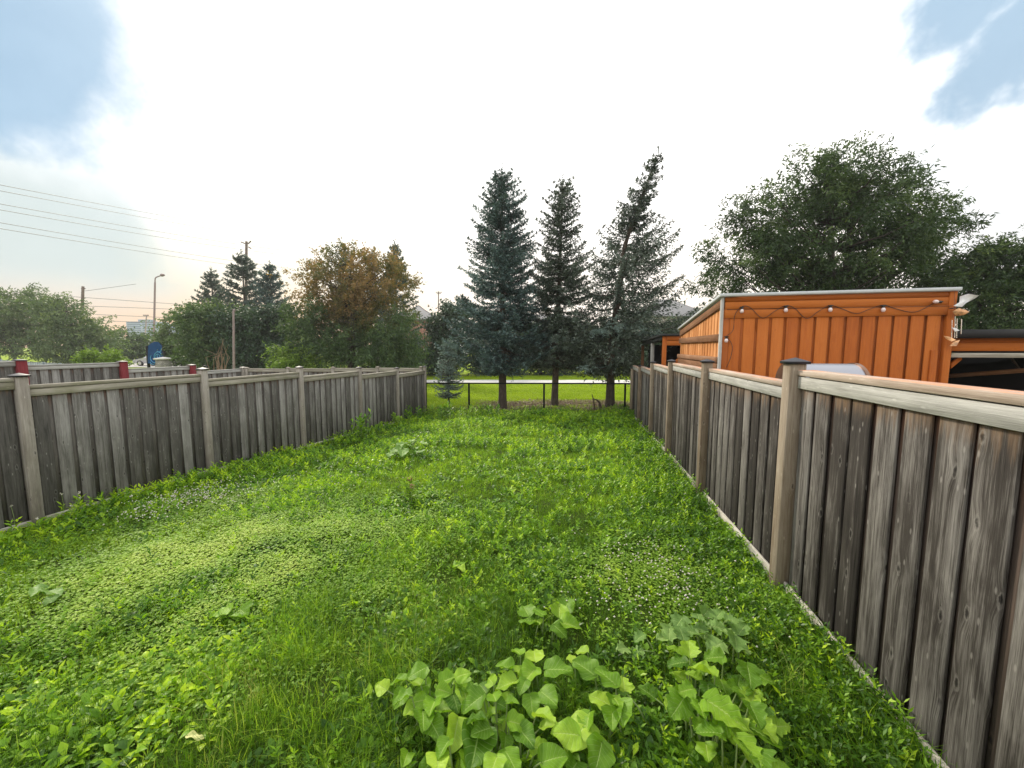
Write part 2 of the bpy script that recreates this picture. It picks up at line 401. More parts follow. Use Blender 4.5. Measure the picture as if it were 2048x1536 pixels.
def stone_mat():
    m, t = new_mat('stacked stone')
    tc = t.n('ShaderNodeTexCoord').outputs['Object']
    s = t.n('ShaderNodeSeparateXYZ', i_0=tc)
    c = t.n('ShaderNodeCombineXYZ', i_0=t.m('ADD', s.outputs[0], s.outputs[1]), i_1=s.outputs[2])
    b = t.n('ShaderNodeTexBrick', i_Scale=2.2); t.set(b.inputs['Vector'], c)
    b.inputs['Color1'].default_value = (0.34, 0.32, 0.28, 1); b.inputs['Color2'].default_value = (0.2, 0.19, 0.17, 1)
    b.inputs['Mortar'].default_value = (0.1, 0.1, 0.09, 1)
    p = t.n('ShaderNodeBsdfPrincipled', i_Base_Color=b.outputs[0], i_Roughness=0.9)
    out(t, p); return m
M['stone'] = stone_mat()
def bark_mat(name, c1, c2):
    m, t = new_mat(name)
    tc = t.n('ShaderNodeTexCoord').outputs['Object']
    v = t.vm('MULTIPLY', tc, (1, 1, 0.25))
    n = t.noise(v, 16, 6, 0.7, 0.8)
    p = t.n('ShaderNodeBsdfPrincipled', i_Base_Color=t.ramp(n, [(0.35, c1), (0.65, c2)]), i_Roughness=0.95)
    t.set(p.inputs['Normal'], bump(t, n, 1.0, 0.03)); out(t, p); return m
M['bark'] = bark_mat('brown bark', (0.035, 0.026, 0.02), (0.13, 0.10, 0.075))
M['bark_dark'] = bark_mat('dark bark', (0.02, 0.017, 0.014), (0.08, 0.065, 0.05))

M['spruce_blue'] = leaf_mat('blue spruce needles', [(0.0, (0.010, 0.020, 0.020)), (0.35, (0.032, 0.060, 0.058)), (0.65, (0.095, 0.155, 0.150)), (1.0, (0.27, 0.38, 0.37))], 0.10)  # low stops kept dark to paint the crown's inner shade
M['spruce_green'] = leaf_mat('grey green spruce needles', [(0.0, (0.010, 0.016, 0.012)), (0.4, (0.038, 0.056, 0.042)), (0.7, (0.10, 0.135, 0.105)), (1.0, (0.23, 0.28, 0.23))], 0.10)  # dark low stops carry inner crown shade here too
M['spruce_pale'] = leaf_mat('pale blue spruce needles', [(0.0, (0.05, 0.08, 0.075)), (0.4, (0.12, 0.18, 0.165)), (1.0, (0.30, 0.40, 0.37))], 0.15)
M['spruce_far'] = leaf_mat('far spruce needles', [(0.0, (0.036, 0.054, 0.042)), (0.5, (0.072, 0.108, 0.09)), (1.0, (0.144, 0.192, 0.156))], 0.12)
M['oak'] = leaf_mat('deep green leaves', [(0.0, (0.018, 0.036, 0.015)), (0.45, (0.050, 0.090, 0.032)), (0.8, (0.11, 0.165, 0.055)), (1.0, (0.22, 0.29, 0.09))], 0.32)
M['olive'] = leaf_mat('mid green leaves', [(0.0, (0.0297, 0.0607, 0.0243)), (0.5, (0.0743, 0.1283, 0.0473)), (0.85, (0.135, 0.2025, 0.0675)), (1.0, (0.2295, 0.297, 0.0945))], 0.3)
M['pale_leaf'] = leaf_mat('soft grey green leaves', [(0.0, (0.05, 0.09, 0.04)), (0.5, (0.12, 0.18, 0.075)), (1.0, (0.25, 0.31, 0.13))], 0.35)
M['rust_leaf'] = leaf_mat('rust and olive leaves', [(0.0, (0.06, 0.085, 0.03)), (0.35, (0.14, 0.135, 0.05)), (0.65, (0.29, 0.18, 0.075)), (1.0, (0.42, 0.28, 0.13))], 0.42)
M['hedge'] = leaf_mat('dark hedge leaves', [(0.0, (0.0182, 0.039, 0.0234)), (0.5, (0.0416, 0.0806, 0.0442)), (1.0, (0.0975, 0.156, 0.078))], 0.2)
M['lime_leaf'] = leaf_mat('lime leaves', [(0.0, (0.08, 0.14, 0.02)), (0.5, (0.17, 0.27, 0.04)), (1.0, (0.30, 0.42, 0.10))], 0.4)
M['grass'] = leaf_mat('grass blades', [(0.0, (0.045, 0.105, 0.009)), (0.3, (0.115, 0.235, 0.014)), (0.6, (0.23, 0.395, 0.022)), (0.88, (0.40, 0.56, 0.05)), (1.0, (0.42, 0.36, 0.16))], 0.45, 0.5, 0.2)
M['lawn'] = leaf_mat('mown lawn blades', [(0.0, (0.15, 0.23, 0.008)), (0.5, (0.29, 0.41, 0.012)), (1.0, (0.44, 0.54, 0.03))], 0.45, .55, .15)
M['clover'] = leaf_mat('clover leaves', [(0.0, (0.08, 0.18, 0.015)), (0.35, (0.20, 0.35, 0.03)), (0.7, (0.34, 0.49, 0.06)), (1.0, (0.50, 0.58, 0.13))], 0.35, 0.5, 0.2)
M['weed'] = leaf_mat('weed leaves', [(0.0, (0.030, 0.085, 0.010)), (0.4, (0.09, 0.21, 0.014)), (0.7, (0.24, 0.44, 0.016)), (1.0, (0.56, 0.74, 0.02))], 0.42, 0.42, 0.35)
M['burdock'] = leaf_mat('broad plant leaves', [(0.0, (0.06, 0.15, 0.008)), (0.5, (0.19, 0.36, 0.018)), (1.0, (0.50, 0.68, 0.07))], 0.35, 0.45, 0.25, 5, True)
M['burdock_grey'] = leaf_mat('greyish lobed leaves', [(0.0, (0.12, 0.22, 0.05)), (0.5, (0.20, 0.34, 0.08)), (1.0, (0.34, 0.48, 0.14))], 0.33, 0.45, 0.25, 5, True)
M['stem'] = plain('green stem', (0.22, 0.30, 0.10), 0.6)
M['stem_dry'] = plain('dry stem', (0.22, 0.15, 0.09), 0.8)
M['white_flower'] = leaf_mat('clover blossoms', [(0.0, (0.55, 0.50, 0.42)), (1.0, (0.82, 0.80, 0.74))], 0.2)
M['pink_flower'] = leaf_mat('dusty pink blossoms', [(0.0, (0.40, 0.22, 0.17)), (1.0, (0.62, 0.42, 0.34))], 0.3)
M['litter'] = leaf_mat('dead leaf litter', [(0.0, (0.10, 0.055, 0.035)), (0.5, (0.22, 0.14, 0.09)), (1.0, (0.40, 0.30, 0.20))], 0.1)
M['yellow_leaf'] = leaf_mat('yellowed leaf', [(0.0, (0.50, 0.52, 0.18)), (1.0, (0.62, 0.60, 0.25))], 0.2)

def ground_mat():
    m, t = new_mat('soil under grass')
    tc = t.n('ShaderNodeTexCoord').outputs['Object']
    n = t.noise(tc, 2.2, 6, 0.65); n2 = t.noise(tc, 22, 5, 0.7)
    soil = t.mix(n2, (0.020, 0.016, 0.009), (0.07, 0.055, 0.032))  # soil darkened for depth, shade between blades put into the colour
    green = t.mix(n2, (0.022, 0.040, 0.006), (0.075, 0.12, 0.012))
    c = t.mix(t.ss(n, 0.25, 0.5), soil, green)
    far = t.ss(t.n('ShaderNodeSeparateXYZ', i_0=tc).outputs[1], 16.5, 19)
    c = t.mix(far, c, t.mix(t.ss(n2, .2, .8), (0.14, 0.21, 0.008), (0.28, 0.38, 0.015)))
    p = t.n('ShaderNodeBsdfPrincipled', i_Base_Color=c, i_Roughness=0.95)
    p.inputs['Specular IOR Level'].default_value = 0.1
    t.set(p.inputs['Normal'], bump(t, n2, 1.0, 0.05)); out(t, p); return m
M['ground'] = ground_mat()

# ------------------------------------------------------------------ ground, path, road
def build_ground():
    gx = np.concatenate([-np.geomspace(3000, 30, 14), np.arange(-28, -9, 1.0), np.arange(-9, 3, 0.10), np.arange(3, 30, 1.0), np.geomspace(30, 3000, 14)])
    gy = np.concatenate([-np.geomspace(3000, 8, 10), np.arange(-7, 0.5, 0.5), np.arange(0.5, 19, 0.10), np.arange(19, 60, 1.0), np.geomspace(61, 4000, 14)])
    X, Y = np.meshgrid(gx, gy); Z = gz(X, Y)
    V = np.stack([X, Y, Z], -1).reshape(-1, 3); nx = len(gx); ny = len(gy)
    i = (np.arange(ny - 1)[:, None] * nx + np.arange(nx - 1)[None]).reshape(-1)
    Fc = np.stack([i, i + 1, i + nx + 1, i + nx], -1)
    b = MB(); b.add(V, Fc)
    tag(b.build('ground', M['ground'], smooth=True), kind='structure')
build_ground()
def strip(name, mat, px0, px1, z0, z1, lift):
    n = 60; b = MB(); V = []
    for k in range(n + 1):
        px = px0 + (px1 - px0) * k / n
        for z in (z0, (z0 + z1) / 2, z1):
            p = P(px, 768, z); V.append((p[0], p[1], float(gz(p[0], p[1])) + lift))
    Fc = []
    for k in range(n):
        a = 3 * k
        Fc += [(a, a + 3, a + 4, a + 1), (a + 1, a + 4, a + 5, a + 2)]
    b.add(V, Fc); return tag(b.build(name, mat, smooth=True), kind='structure')
strip('path', M['concrete'], 560, 1700, 31.6, 35.0, 0.03)
strip('road', M['road'], -500, 450, 42.0, 55.0, 0.03)

# ------------------------------------------------------------------ board fences
def board_fence(root, posts, rails, side, mats, base, pitch=0.215, bw=0.155, PW=0.115, fwd_=0.03, kick_up=0.07):
    """posts: list of (x, y, top z); rails: rail top z per bay; side = vector pointing to the viewer"""
    n = np.array([side[0], side[1], 0.0])
    for k, (x, y, zt) in enumerate(posts):
        zb = float(gz(x, y)) - 0.15
        a = posts[min(k + 1, len(posts) - 1)]; c = posts[max(k - 1, 0)]
        d = np.array([a[0] - c[0], a[1] - c[1], 0.0]); d /= np.linalg.norm(d)
        nn = np.array([-d[1], d[0], 0.0]);  nn = nn if nn @ n > 0 else -nn
        lean = (RNG.random(2) - .5) * 0.012
        b = MB(); o = np.array([x, y, zb]) - d * PW / 2 - nn * (PW / 2 - fwd_)
        b.box(o, d * PW, nn * PW, (lean[0], lean[1], zt - 0.035 - zb))
        po = b.build('post', mats['post'], root, bevel=0.005)
        c2 = MB(); w = PW / 2 + 0.018; q = np.array([x + lean[0], y + lean[1], zt - 0.035]) + nn * fwd_
        cs = [q + d * w * i + nn * w * j for i, j in ((-1, -1), (1, -1), (1, 1), (-1, 1))]
        up = np.array([0, 0, 0.02]); v = cs + [p + up for p in cs] + [q + np.array([0, 0, 0.052])]
        c2.add(v, [(0, 3, 2, 1), (0, 1, 5, 4), (1, 2, 6, 5), (2, 3, 7, 6), (3, 0, 4, 7)]); c2.add(v, [(4, 5, 8), (5, 6, 8), (6, 7, 8), (7, 4, 8)])
        c2.build('post_cap', mats['cap'], po)
    for k in range(len(posts) - 1):
        A = np.array([posts[k][0], posts[k][1], 0.0]); B = np.array([posts[k + 1][0], posts[k + 1][1], 0.0])
        L = np.linalg.norm(B - A); d = (B - A) / L
        nn = np.array([-d[1], d[0], 0.0]); nn = nn if nn @ n > 0 else -nn
        A = A + d * PW / 2; L -= PW
        zt = rails[k]; zh = lambda s: float(gz(*(A + d * s)[:2]))
        N = max(3, int(round(L / pitch))); p = L / N
        fb = MB(); bb = MB()
        for i in range(N):
            s = i * p + (p - bw) / 2 + RNG.uniform(-.006, .006)
            w = bw + RNG.uniform(-.006, .006)
            zb = zh(s) + 0.03 + RNG.uniform(-.01, .02)
            h = zt - 0.06 - zb; t = RNG.uniform(-.006, .006, 2)
            fb.box(A + d * s + nn * (0.008 + RNG.uniform(0, .004)) + [0, 0, zb], d * w, nn * 0.017, d * t[0] + nn * t[1] + np.array([0, 0, h]))
        for i in range(N + 1):
            c = i * p; w = 0.14; s0 = max(0.0, c - w / 2); s1 = min(L, c + w / 2)
            zb = zh(c) + 0.03; h = zt - 0.06 - zb
            bb.box(A + d * s0 + nn * (-0.0105) + [0, 0, zb], d * (s1 - s0 - 0.002), nn * 0.016, (0, 0, h))
        po = fb.build('board_panel', mats['board'], root, bevel=0.003)
        bb.build('recessed_board', mats['back'], po)
        # rail: face trim, then a cap plank on top
        fr = MB(); fr.box(A + nn * 0.034 + [0, 0, zt - 0.150], d * (L - .002), nn * 0.02, (0, 0, 0.096), grain=0)
        fr.box(A - nn * 0.045 + [0, 0, zt - 0.125], d * (L - .002), nn * 0.02, (0, 0, 0.088), grain=0)
        fr.build('rail', mats['rail'], root, bevel=0.003)
        cp = MB(); cp.box(A - nn * 0.052 + [0, 0, zt - 0.047], d * (L - .004), nn * 0.115, (0, 0, 0.047), grain=0)
        cp.build('rail_top', mats['top'], root, bevel=0.003)
        kb = MB(); g0 = zh(0) - kick_up; g1 = zh(L) - kick_up
        kb.box(A + nn * 0.034 + [0, 0, g0], d * (L - .002) + np.array([0, 0, g1 - g0]), nn * 0.022, (0, 0, base), grain=0)
        kb.build('base_board', mats['kick'], root, bevel=0.003)

# left fence
Lx = [35, 402, 597, 716, 792, 848]; Lrow = [748, 736, 733, 734, 735, 732]
LP = []
for px, row in zip(Lx, Lrow):
    z = 5.1 * (1205 - 35) / (1205 - px); p = P(px, row, z); LP.append((p[0], p[1], p[2]))
d0 = np.array(LP[0]) - np.array(LP[1])
LP.insert(0, (LP[0][0] + d0[0], LP[0][1] + d0[1], LP[0][2] + 0.1))
LP.insert(0, (LP[0][0] + d0[0], LP[0][1] + d0[1], LP[0][2] + 0.1))
f1 = thing('wooden_fence', 'weathered grey board fence with pale rails along the left side of the yard', 'fence', (LP[1][0], LP[1][1], float(gz(LP[1][0], LP[1][1]))))
ml = dict(post=M['post_l'], cap=M['cap'], board=M['fence_l'], back=M['fence_backl'], rail=M['rail_l'], top=M['rail_l'], kick=M['kick'])
board_fence(f1, LP, [1.90, 1.80, 1.69, 1.58, 1.46, 1.33, 1.20], (1, 0), ml, 0.14)
# right fence
Rx = [1606, 1424, 1350, 1311, 1285, 1268]; Rrow = [719, 720, 720, 723, 731, 735]
RP = []
for px, row in zip(Rx, Rrow):
    z = 3.14 * (1606 - 1180) / (px - 1180); p = P(px, row, z); RP.append((p[0], p[1], p[2]))
d0 = np.array(RP[0]) - np.array(RP[1])
for _ in range(2): RP.insert(0, (RP[0][0] + d0[0], RP[0][1] + d0[1], RP[0][2] + 0.1))
f2 = thing('wooden_fence', 'dark brown weathered board fence close by on the right, orange stain on its rail', 'fence', (RP[2][0], RP[2][1], float(gz(RP[2][0], RP[2][1]))))
mr = dict(post=M['post_r'], cap=M['cap'], board=M['fence_r'], back=M['fence_back'], rail=M['rail_r'], top=M['orange_top'], kick=M['kick'])
board_fence(f2, RP, [2.12, 2.02, 1.905, 1.885, 1.77, 1.58, 1.5], (-1, 0), mr, 0.17, kick_up=0.07, bw=0.165, fwd_=0.06, PW=0.12)

# neighbours' fences on the left
NP = []
for k, (px, row) in enumerate(((38, 719), (243, 722), (382, 729), (485, 734))):
    p = P(px, row, 11.1 * (1195 - 38) / (1195 - px)); NP.append((p[0], p[1], p[2]))
d0 = np.array(NP[0]) - np.array(NP[1])
for _ in range(1): NP.insert(0, (NP[0][0] + d0[0], NP[0][1] + d0[1], NP[0][2] + 0.08))
f3 = thing('wooden_fence', 'grey board fence with red painted posts, one yard beyond the left fence', 'fence', (NP[1][0], NP[1][1], float(gz(NP[1][0], NP[1][1]))))
mn2 = dict(ml); mn = dict(ml); mn['post'] = M['red_post']; mn['rail'] = M['rail_r']; mn['top'] = M['rail_r']
board_fence(f3, NP, [NP[0][2] - .12, NP[1][2] - .17, NP[2][2] - .28, NP[3][2] - .29], (1, 0), mn, 0.14, pitch=.24, bw=.17, PW=.2)
_ps = [o for o in f3.children if o.name.startswith('post')]
_ps[-1].data.materials[0] = M['post_l']
# rear fence joining the far ends
A = np.array(NP[-1]); B = np.array(LP[-1]); QP = [tuple(A + (B - A) * t + np.array([0, 0, -0.02])) for t in (0.03, 0.27, 0.52, 0.76, 0.985)]
f4 = thing('wooden_fence', 'low rear fence joining the red post fence to the far end of the left fence', 'fence', (QP[0][0], QP[0][1], float(gz(QP[0][0], QP[0][1]))))
mn2['cap'] = M['post_l']
board_fence(f4, QP, [q[2] - .05 for q in QP[:-1]], (0, -1), mn2, 0.14, pitch=.24, bw=.17)

# pale blue grey fence far left
fg = thing('board_fence', 'flat blue grey board fence at the far left edge below the trees', 'fence', P(20, 760, 22))
a = P(-140, 713, 15); c = P(172, 731, 30)
ax = np.array([c[0] - a[0], c[1] - a[1], 0.0]); L = np.linalg.norm(ax); ax /= L; nn = np.array([-ax[1], ax[0], 0])
b = MB()
for k in range(int(L / 0.3)):
    s = k * 0.3; z = a[2] + (c[2] - a[2]) * s / L
    b.box([a[0] + ax[0] * s, a[1] + ax[1] * s, -0.6], ax * 0.285, nn * 0.02, (0, 0, z + 0.6))
b.build('board_panel', M['greyfence'], fg)
for k in range(int(L / 2.6) + 1):
    s = k * 2.6; z = a[2] + (c[2] - a[2]) * s / L; b = MB()
    b.box([a[0] + ax[0] * s, a[1] + ax[1] * s, -0.6] - nn * 0.07, ax * 0.12, nn * 0.12, (0, 0, z + 0.66)); b.build('post', M['greyfence'], fg)
b = MB(); b.box([a[0], a[1], a[2] - 0.02], ax * L + np.array([0, 0, c[2] - a[2]]), nn * 0.09, (0, 0, 0.05), grain=0); b.build('rail', M['greyfence'], fg)

# chain link fence
cl = thing('chain_link_fence', 'low black chain link fence across the far end of the yard', 'fence', P(1060, 815, 16.4))
A = np.array([LP[-1][0] + .06, LP[-1][1], 0]); B = np.array([RP[-1][0] - .06, RP[-1][1] + 0.6, 0])
L = np.linalg.norm(B - A); d = (B - A) / L
TZ = lambda s: P(848, 767, 16.6)[2] * (1 - s / L) + P(1266, 767.5, 15.8)[2] * s / L
for px in (852, 938, 1088, 1250):
    r = ray(px, 790)[:2]; nA = np.array([-d[1], d[0]]); t = (nA @ A[:2]) / (nA @ r); q = r * t
    s = np.linalg.norm(q - A[:2]); b = MB(); zb = float(gz(*q)) - 0.1
    b.tube([(q[0], q[1], zb), (q[0], q[1], TZ(s) + 0.02)], 0.042, 10); b.build('post', M['black_metal'], cl, smooth=False)
b = MB(); b.tube([(A[0], A[1], TZ(0)), (B[0], B[1], TZ(L))], 0.03, 8); b.build('top_rail', M['black_metal'], cl)
b = MB(); H = 1.22; st = 0.075; nn = np.array([-d[1], d[0], 0])
for sg in (1, -1):
    k0 = -H
    while k0 < L + H:
        s0, s1 = (k0, k0 + H) if sg > 0 else (k0 + H, k0)
        za, zb = 0.0, 1.0
        def cut(sa, ta, sb, tb):
            if sa < 0: ta += (0 - sa) / (sb - sa) * (tb - ta); sa = 0
            if sa > L: ta += (L - sa) / (sb - sa) * (tb - ta); sa = L
            return sa, ta
        if max(s0, s1) > 0 and min(s0, s1) < L:
            sa, ta = cut(s0, 0.0, s1, 1.0); sb, tb = cut(s1, 1.0, s0, 0.0)
            pa = A + d * sa; pb = A + d * sb
            pa = np.array([pa[0], pa[1], TZ(sa) - H * (1 - ta)]) + nn * 0.003 * sg; pb = np.array([pb[0], pb[1], TZ(sb) - H * (1 - tb)]) + nn * 0.003 * sg
            b.tube([pa, pb], 0.0022, 3, cap=False)
        k0 += st
b.build('wire_mesh', M['black_metal'], cl)
CLA, CLB, CLd = A, B, d

# ------------------------------------------------------------------ orange shed and neighbour structures
SX0, SX1, SY0, SY1 = 2.1, 5.36, 7.4, 11.15
c0 = on_y(1447, 592, SY0); SX0 = c0[0]; SX1 = on_y(1900, 590, SY0)[0]
ZF = c0[2]; SY1 = on_x(1362, 655, SX0)[1]; ZB = on_x(1362, 657, SX0)[2]
shed = thing('garden_shed', 'bright orange board shed with a pale metal roof edge behind the right fence', 'shed', (SX0, SY0, 0))
def zroof(y): return ZF + (ZB - ZF) * (y - SY0) / (SY1 - SY0)
b = MB(); b.bx(SX0 + .02, SX1 - .02, SY0 + 0.036, SY0 + 0.05, -0.4, ZF - 0.02); b.build('wall', M['orange'], shed)
b = MB(); n = 14; pt = (SX1 - SX0 - 0.16) / n
for k in range(n):
    x = SX0 + 0.10 + k * pt; wd = 0.172 + RNG.uniform(-.005, .005)
    b.bx(x + 0.02, x + 0.02 + wd, SY0 - 0.008, SY0 + 0.018, -0.4, ZF - 0.36)
b.build('board', M['orange'], shed, bevel=0.003)
b = MB(); b.bx(SX0 + .03, SX1 - .02, SY0 - 0.022, SY0 + 0.034, ZF - 0.385, ZF - 0.235, grain=0)
b.bx(SX0 + .03, SX1 - .02, SY0 - 0.019, SY0 + 0.034, ZF - 0.230, ZF - 0.11, grain=0)
b.build('header_trim', M['orange'], shed, bevel=0.003)
b = MB(); b.bx(SX0 + .03, SX1 - .02, SY0 - 0.014, SY0 + 0.034, ZF - 0.106, ZF - 0.02, grain=0); b.build('fascia', M['orange'], shed)
# side wall boards follow the roof slope
b = MB(); n = 17; pt = (SY1 - SY0 - 0.1) / n
for k in range(n):
    y = SY0 + 0.08 + k * pt; h = zroof(y) - 0.12
    b.box((SX0, y, -0.4), (0.018, 0, 0), (0, 0.15, 0), (0, 0, h + 0.4))
    b.box((SX0 + 0.02, y + 0.1, -0.4), (0.016, 0, 0), (0, pt, 0), (0, 0, h + 0.38))
b.build('side_board', M['orange_worn'], shed, bevel=0.003)
b = MB(); sl = np.array([0, SY1 - SY0, ZB - ZF])
b.box((SX0 - 0.03, SY0 + 0.04, ZF - 0.20), (0.028, 0, 0), sl - np.array([0, .05, 0]), (0, 0, 0.14), grain=1)
zm = on_x(1440, 676, SX0)[2]
b.box((SX0 - 0.04, SY0 + 0.04, zm - 0.06), (0.038, 0, 0), (0, SY1 - SY0 - .05, 0), (0, 0, 0.13), grain=1)
zl = on_x(1440, 722, SX0)[2]
b.box((SX0 - 0.07, SY0 + 0.04, zl - 0.03), (0.068, 0, 0), (0, SY1 - SY0 - .05, 0), (0, 0, 0.10), grain=1)
b.box((SX0 - 0.05, SY0 + 0.04, zl - 0.20), (0.048, 0, 0), (0, SY1 - SY0 - .05, 0), (0, 0, 0.15), grain=1)
b.build('side_rail', M['brown_beam'], shed, bevel=0.004)
b = MB(); b.bx(SX0 - 0.035, SX0 + 0.010, SY0 - 0.026, SY0 + 0.035, -0.4, ZF - 0.02); b.build('corner_trim', M['rail_r'], shed, bevel=.004)
b = MB(); b.bx(SX1 - 0.018, SX1 + 0.08, SY0 - 0.026, SY0 + 0.1, -0.4, ZF - 0.02); b.bx(SX1 - 0.19, SX1 - 0.10, SY0 - 0.04, SY0 - 0.010, -0.4, on_y(1885, 700, SY0)[2])
b.build('corner_trim', M['orange'], shed, bevel=.004)
b = MB()
for (zz, t, over) in ((0.0, 0.05, 0.07),):
    o = np.array([SX0 - over, SY0 - over, ZF - 0.015]); e = np.array([0, SY1 - SY0 + 2 * over, (ZB - ZF) * (SY1 - SY0 + 2 * over) / (SY1 - SY0)])
    b.box(o, (SX1 - SX0 + 2 * over + .03, 0, 0), e, (0, 0, t))
rf = b.build('roof', M['metal_roof'], shed, bevel=.004)
b = MB(); b.bx(SX1 - .0, SX1 + 0.03, SY0 + 0.1, SY1, -0.4, ZB - .05); b.bx(SX0 + .1, SX1, SY1 - .05, SY1, -0.4, ZB - .05); b.build('rear_wall', M['orange_worn'], shed)

# string lights on the shed
sl_ = thing('string_lights', 'black cable of clear bulbs strung across the orange shed front', 'string lights', on_y(1660, 617, SY0))
yb = SY0 - 0.034
bulbs = [(1484, 615), (1572, 613), (1661, 612), (1767, 612)]
end = (1868, 604)
def soft(pts, n=8):
    pts = np.array(pts); out_ = []
    for i in range(len(pts) - 1):
        p0 = pts[max(i - 1, 0)]; p1 = pts[i]; p2 = pts[i + 1]; p3 = pts[min(i + 2, len(pts) - 1)]
        for t in np.linspace(0, 1, n, endpoint=False):
            out_.append(0.5 * ((2 * p1) + (-p0 + p2) * t + (2 * p0 - 5 * p1 + 4 * p2 - p3) * t * t + (-p0 + 3 * p1 - 3 * p2 + p3) * t ** 3))
    out_.append(pts[-1]); return np.array(out_)
seq = [(1452, 672), (1466, 660), (1470, 630), (1484, 613), (1500, 615), (1525, 636), (1550, 622), (1572, 611), (1590, 617), (1613, 637), (1638, 622), (1661, 611), (1685, 618), (1713, 627), (1740, 618), (1767, 610), (1790, 617), (1830, 624), (1868, 606)]
b = MB(); b.tube(soft([on_y(px, py, yb) for px, py in seq]), 0.0045, 6)
b.tube(soft([on_y(px, py, yb) for px, py in ((1453, 673), (1464, 690), (1462, 712), (1453, 735))]), 0.0045, 6)
b.tube([on_y(1454, 619, yb + .006), on_y(1903, 612, yb + .006)], 0.003, 5); b.build('cable', M['plastic_black'], sl_)
def bulb(c, down=(0, 0, -1)):
    dn = np.array(down, float); dn /= np.linalg.norm(dn); c = np.array(c)
    s = MB(); s.tube([c + dn * -0.015, c + dn * 0.03], [0.022, 0.019], 10); s.bx(c[0] - .035, c[0] + .035, c[1] - .01, c[1] + .01, c[2] - .002, c[2] + .014)
    so = s.build('socket', M['plastic_black'], sl_)
    g = MB(); ts = np.linspace(0, 1, 8); g.tube([c + dn * (0.03 + 0.065 * t) for t in ts], [0.014 + 0.016 * math.sin(math.pi * min(1, t * .8 + .1)) * (1 if t < .95 else .3) for t in ts], 12)
    g.build('bulb', M['glass_bulb'], sl_, smooth=True)
for px, py in bulbs: bulb(on_y(px, py, yb - 0.02), (0.0, -0.05, -1))
bulb(on_y(1453, 674, yb - 0.02)); bulb(on_y(1880, 604, yb - 0.03), (-1, -0.2, 0.1))

# wind chime hanging at the right corner of the shed
wc = thing('wind_chime', 'white bird shaped wind chime with metal tubes on the right shed corner', 'wind chime', on_y(1915, 600, SY0 - 0.1))
yw = SY0 - 0.12
def plate(pts, y, th=0.012, bend=0.06):
    v = [on_y(px, py, y + bend * ((k % 3) - 1)) for k, (px, py) in enumerate(pts)]
    n_ = len(v); c = np.mean(v, axis=0); b = MB(); V = v + [p + np.array([0.0, th, 0.004]) for p in v] + [c - np.array([0, 0.012, 0]), c + np.array([0, th + .012, 0])]
    Fq = [(k, (k + 1) % n_, (k + 1) % n_ + n_, k + n_) for k in range(n_)]
    Ft = [((k + 1) % n_, k, 2 * n_) for k in range(n_)] + [(k + n_, (k + 1) % n_ + n_, 2 * n_ + 1) for k in range(n_)]
    b.add(V, Fq); b.add(V, Ft); return b
plate([(1908, 612), (1920, 605), (1921, 593), (1938, 588), (1958, 591), (1950, 597), (1932, 606), (1924, 614)], yw).build('bird_plate', M['white'], wc)
plate([(1906, 624), (1918, 616), (1932, 620), (1939, 624), (1928, 630), (1912, 632)], yw - .02).build('stained_plate', M['white_orange'], wc)
plate([(1888, 672), (1900, 674), (1913, 680), (1903, 683), (1893, 678)], yw - .02, bend=.03).build('stained_plate', M['white_orange'], wc)
plate([(1905, 655), (1913, 657), (1920, 661), (1910, 663)], yw - .02, bend=.03).build('bird_plate', M['white'], wc)
plate([(1900, 692), (1908, 684), (1920, 680), (1913, 692)], yw - .02, bend=.03).build('stained_plate', M['white_orange'], wc)
b = MB(); rg = [on_y(1908, 616, yw) + np.array([0.045 * math.cos(a), 0.045 * math.sin(a), 0.008 * math.cos(a)]) for a in np.linspace(0, 2 * math.pi, 14)]
b.tube(rg, 0.007, 6, cap=False); b.build('ring', M['plastic_black'], wc)
for px, y0, y1 in ((1904, 640, 678), (1910, 633, 676), (1914, 637, 676), (1923, 638, 668)):
    b = MB(); b.tube([on_y(px, y0, yw), on_y(px - 1, y1, yw)], 0.006, 8); b.build('tube', M['chrome'], wc)
b = MB()
for px in (1904, 1911, 1922): b.tube([on_y(1909, 618, yw), on_y(px, 636, yw)], 0.0015, 4)
b.tube([on_y(1909, 618, yw), on_y(1909, 690, yw)], 0.0015, 4); b.tube([on_y(1909, 583, SY0 - .06), on_y(1909, 617, yw)], 0.002, 4)
b.build('string', M['plastic_black'], wc)

# covered shelter to the right of the shed
YG = SY0 + 0.1
gz0 = SX1 + 0.09
gaz = thing('shelter', 'orange framed shelter with a black roof and dark interior, right of the shed', 'shelter', (gz0, YG, 0))
g = lambda row, px=1990: on_y(px, row, YG)[2]
GX1 = 11.0; GY1 = YG + 3.2
b = MB(); b.box((gz0 - .0, YG - 0.15, g(676)), (GX1 - gz0, 0, 0), (0, 3.5, 0.05), (0, 0, 0.13)); b.build('roof', M['dark_roof'], gaz)
b = MB(); b.bx(gz0 - .0, GX1, YG + .0, YG + 0.04, g(686) + .002, g(676), grain=0); b.build('fascia', M['orange'], gaz, bevel=.003)
b = MB(); b.bx(gz0 - .0, GX1, YG - 0.02, YG + 0.03, g(702), g(686), grain=0); b.build('beam', M['orange'], gaz, bevel=.003)
b = MB(); b.bx(gz0 - .0, GX1, YG - 0.12, YG + 0.03, g(715, 1985), g(706, 1985), grain=0); b.build('ledge', M['kick'], gaz, bevel=.003)
b = MB()
pa = on_y(1903, 730, YG - .03); pb = on_y(1925, 712, YG - .03)
b.box(pa - np.array([0, 0, 0.06]), pb - pa, (0, 0.05, 0), (0.0, 0, 0.09), grain=0); b.build('brace', M['orange'], gaz, bevel=.003)
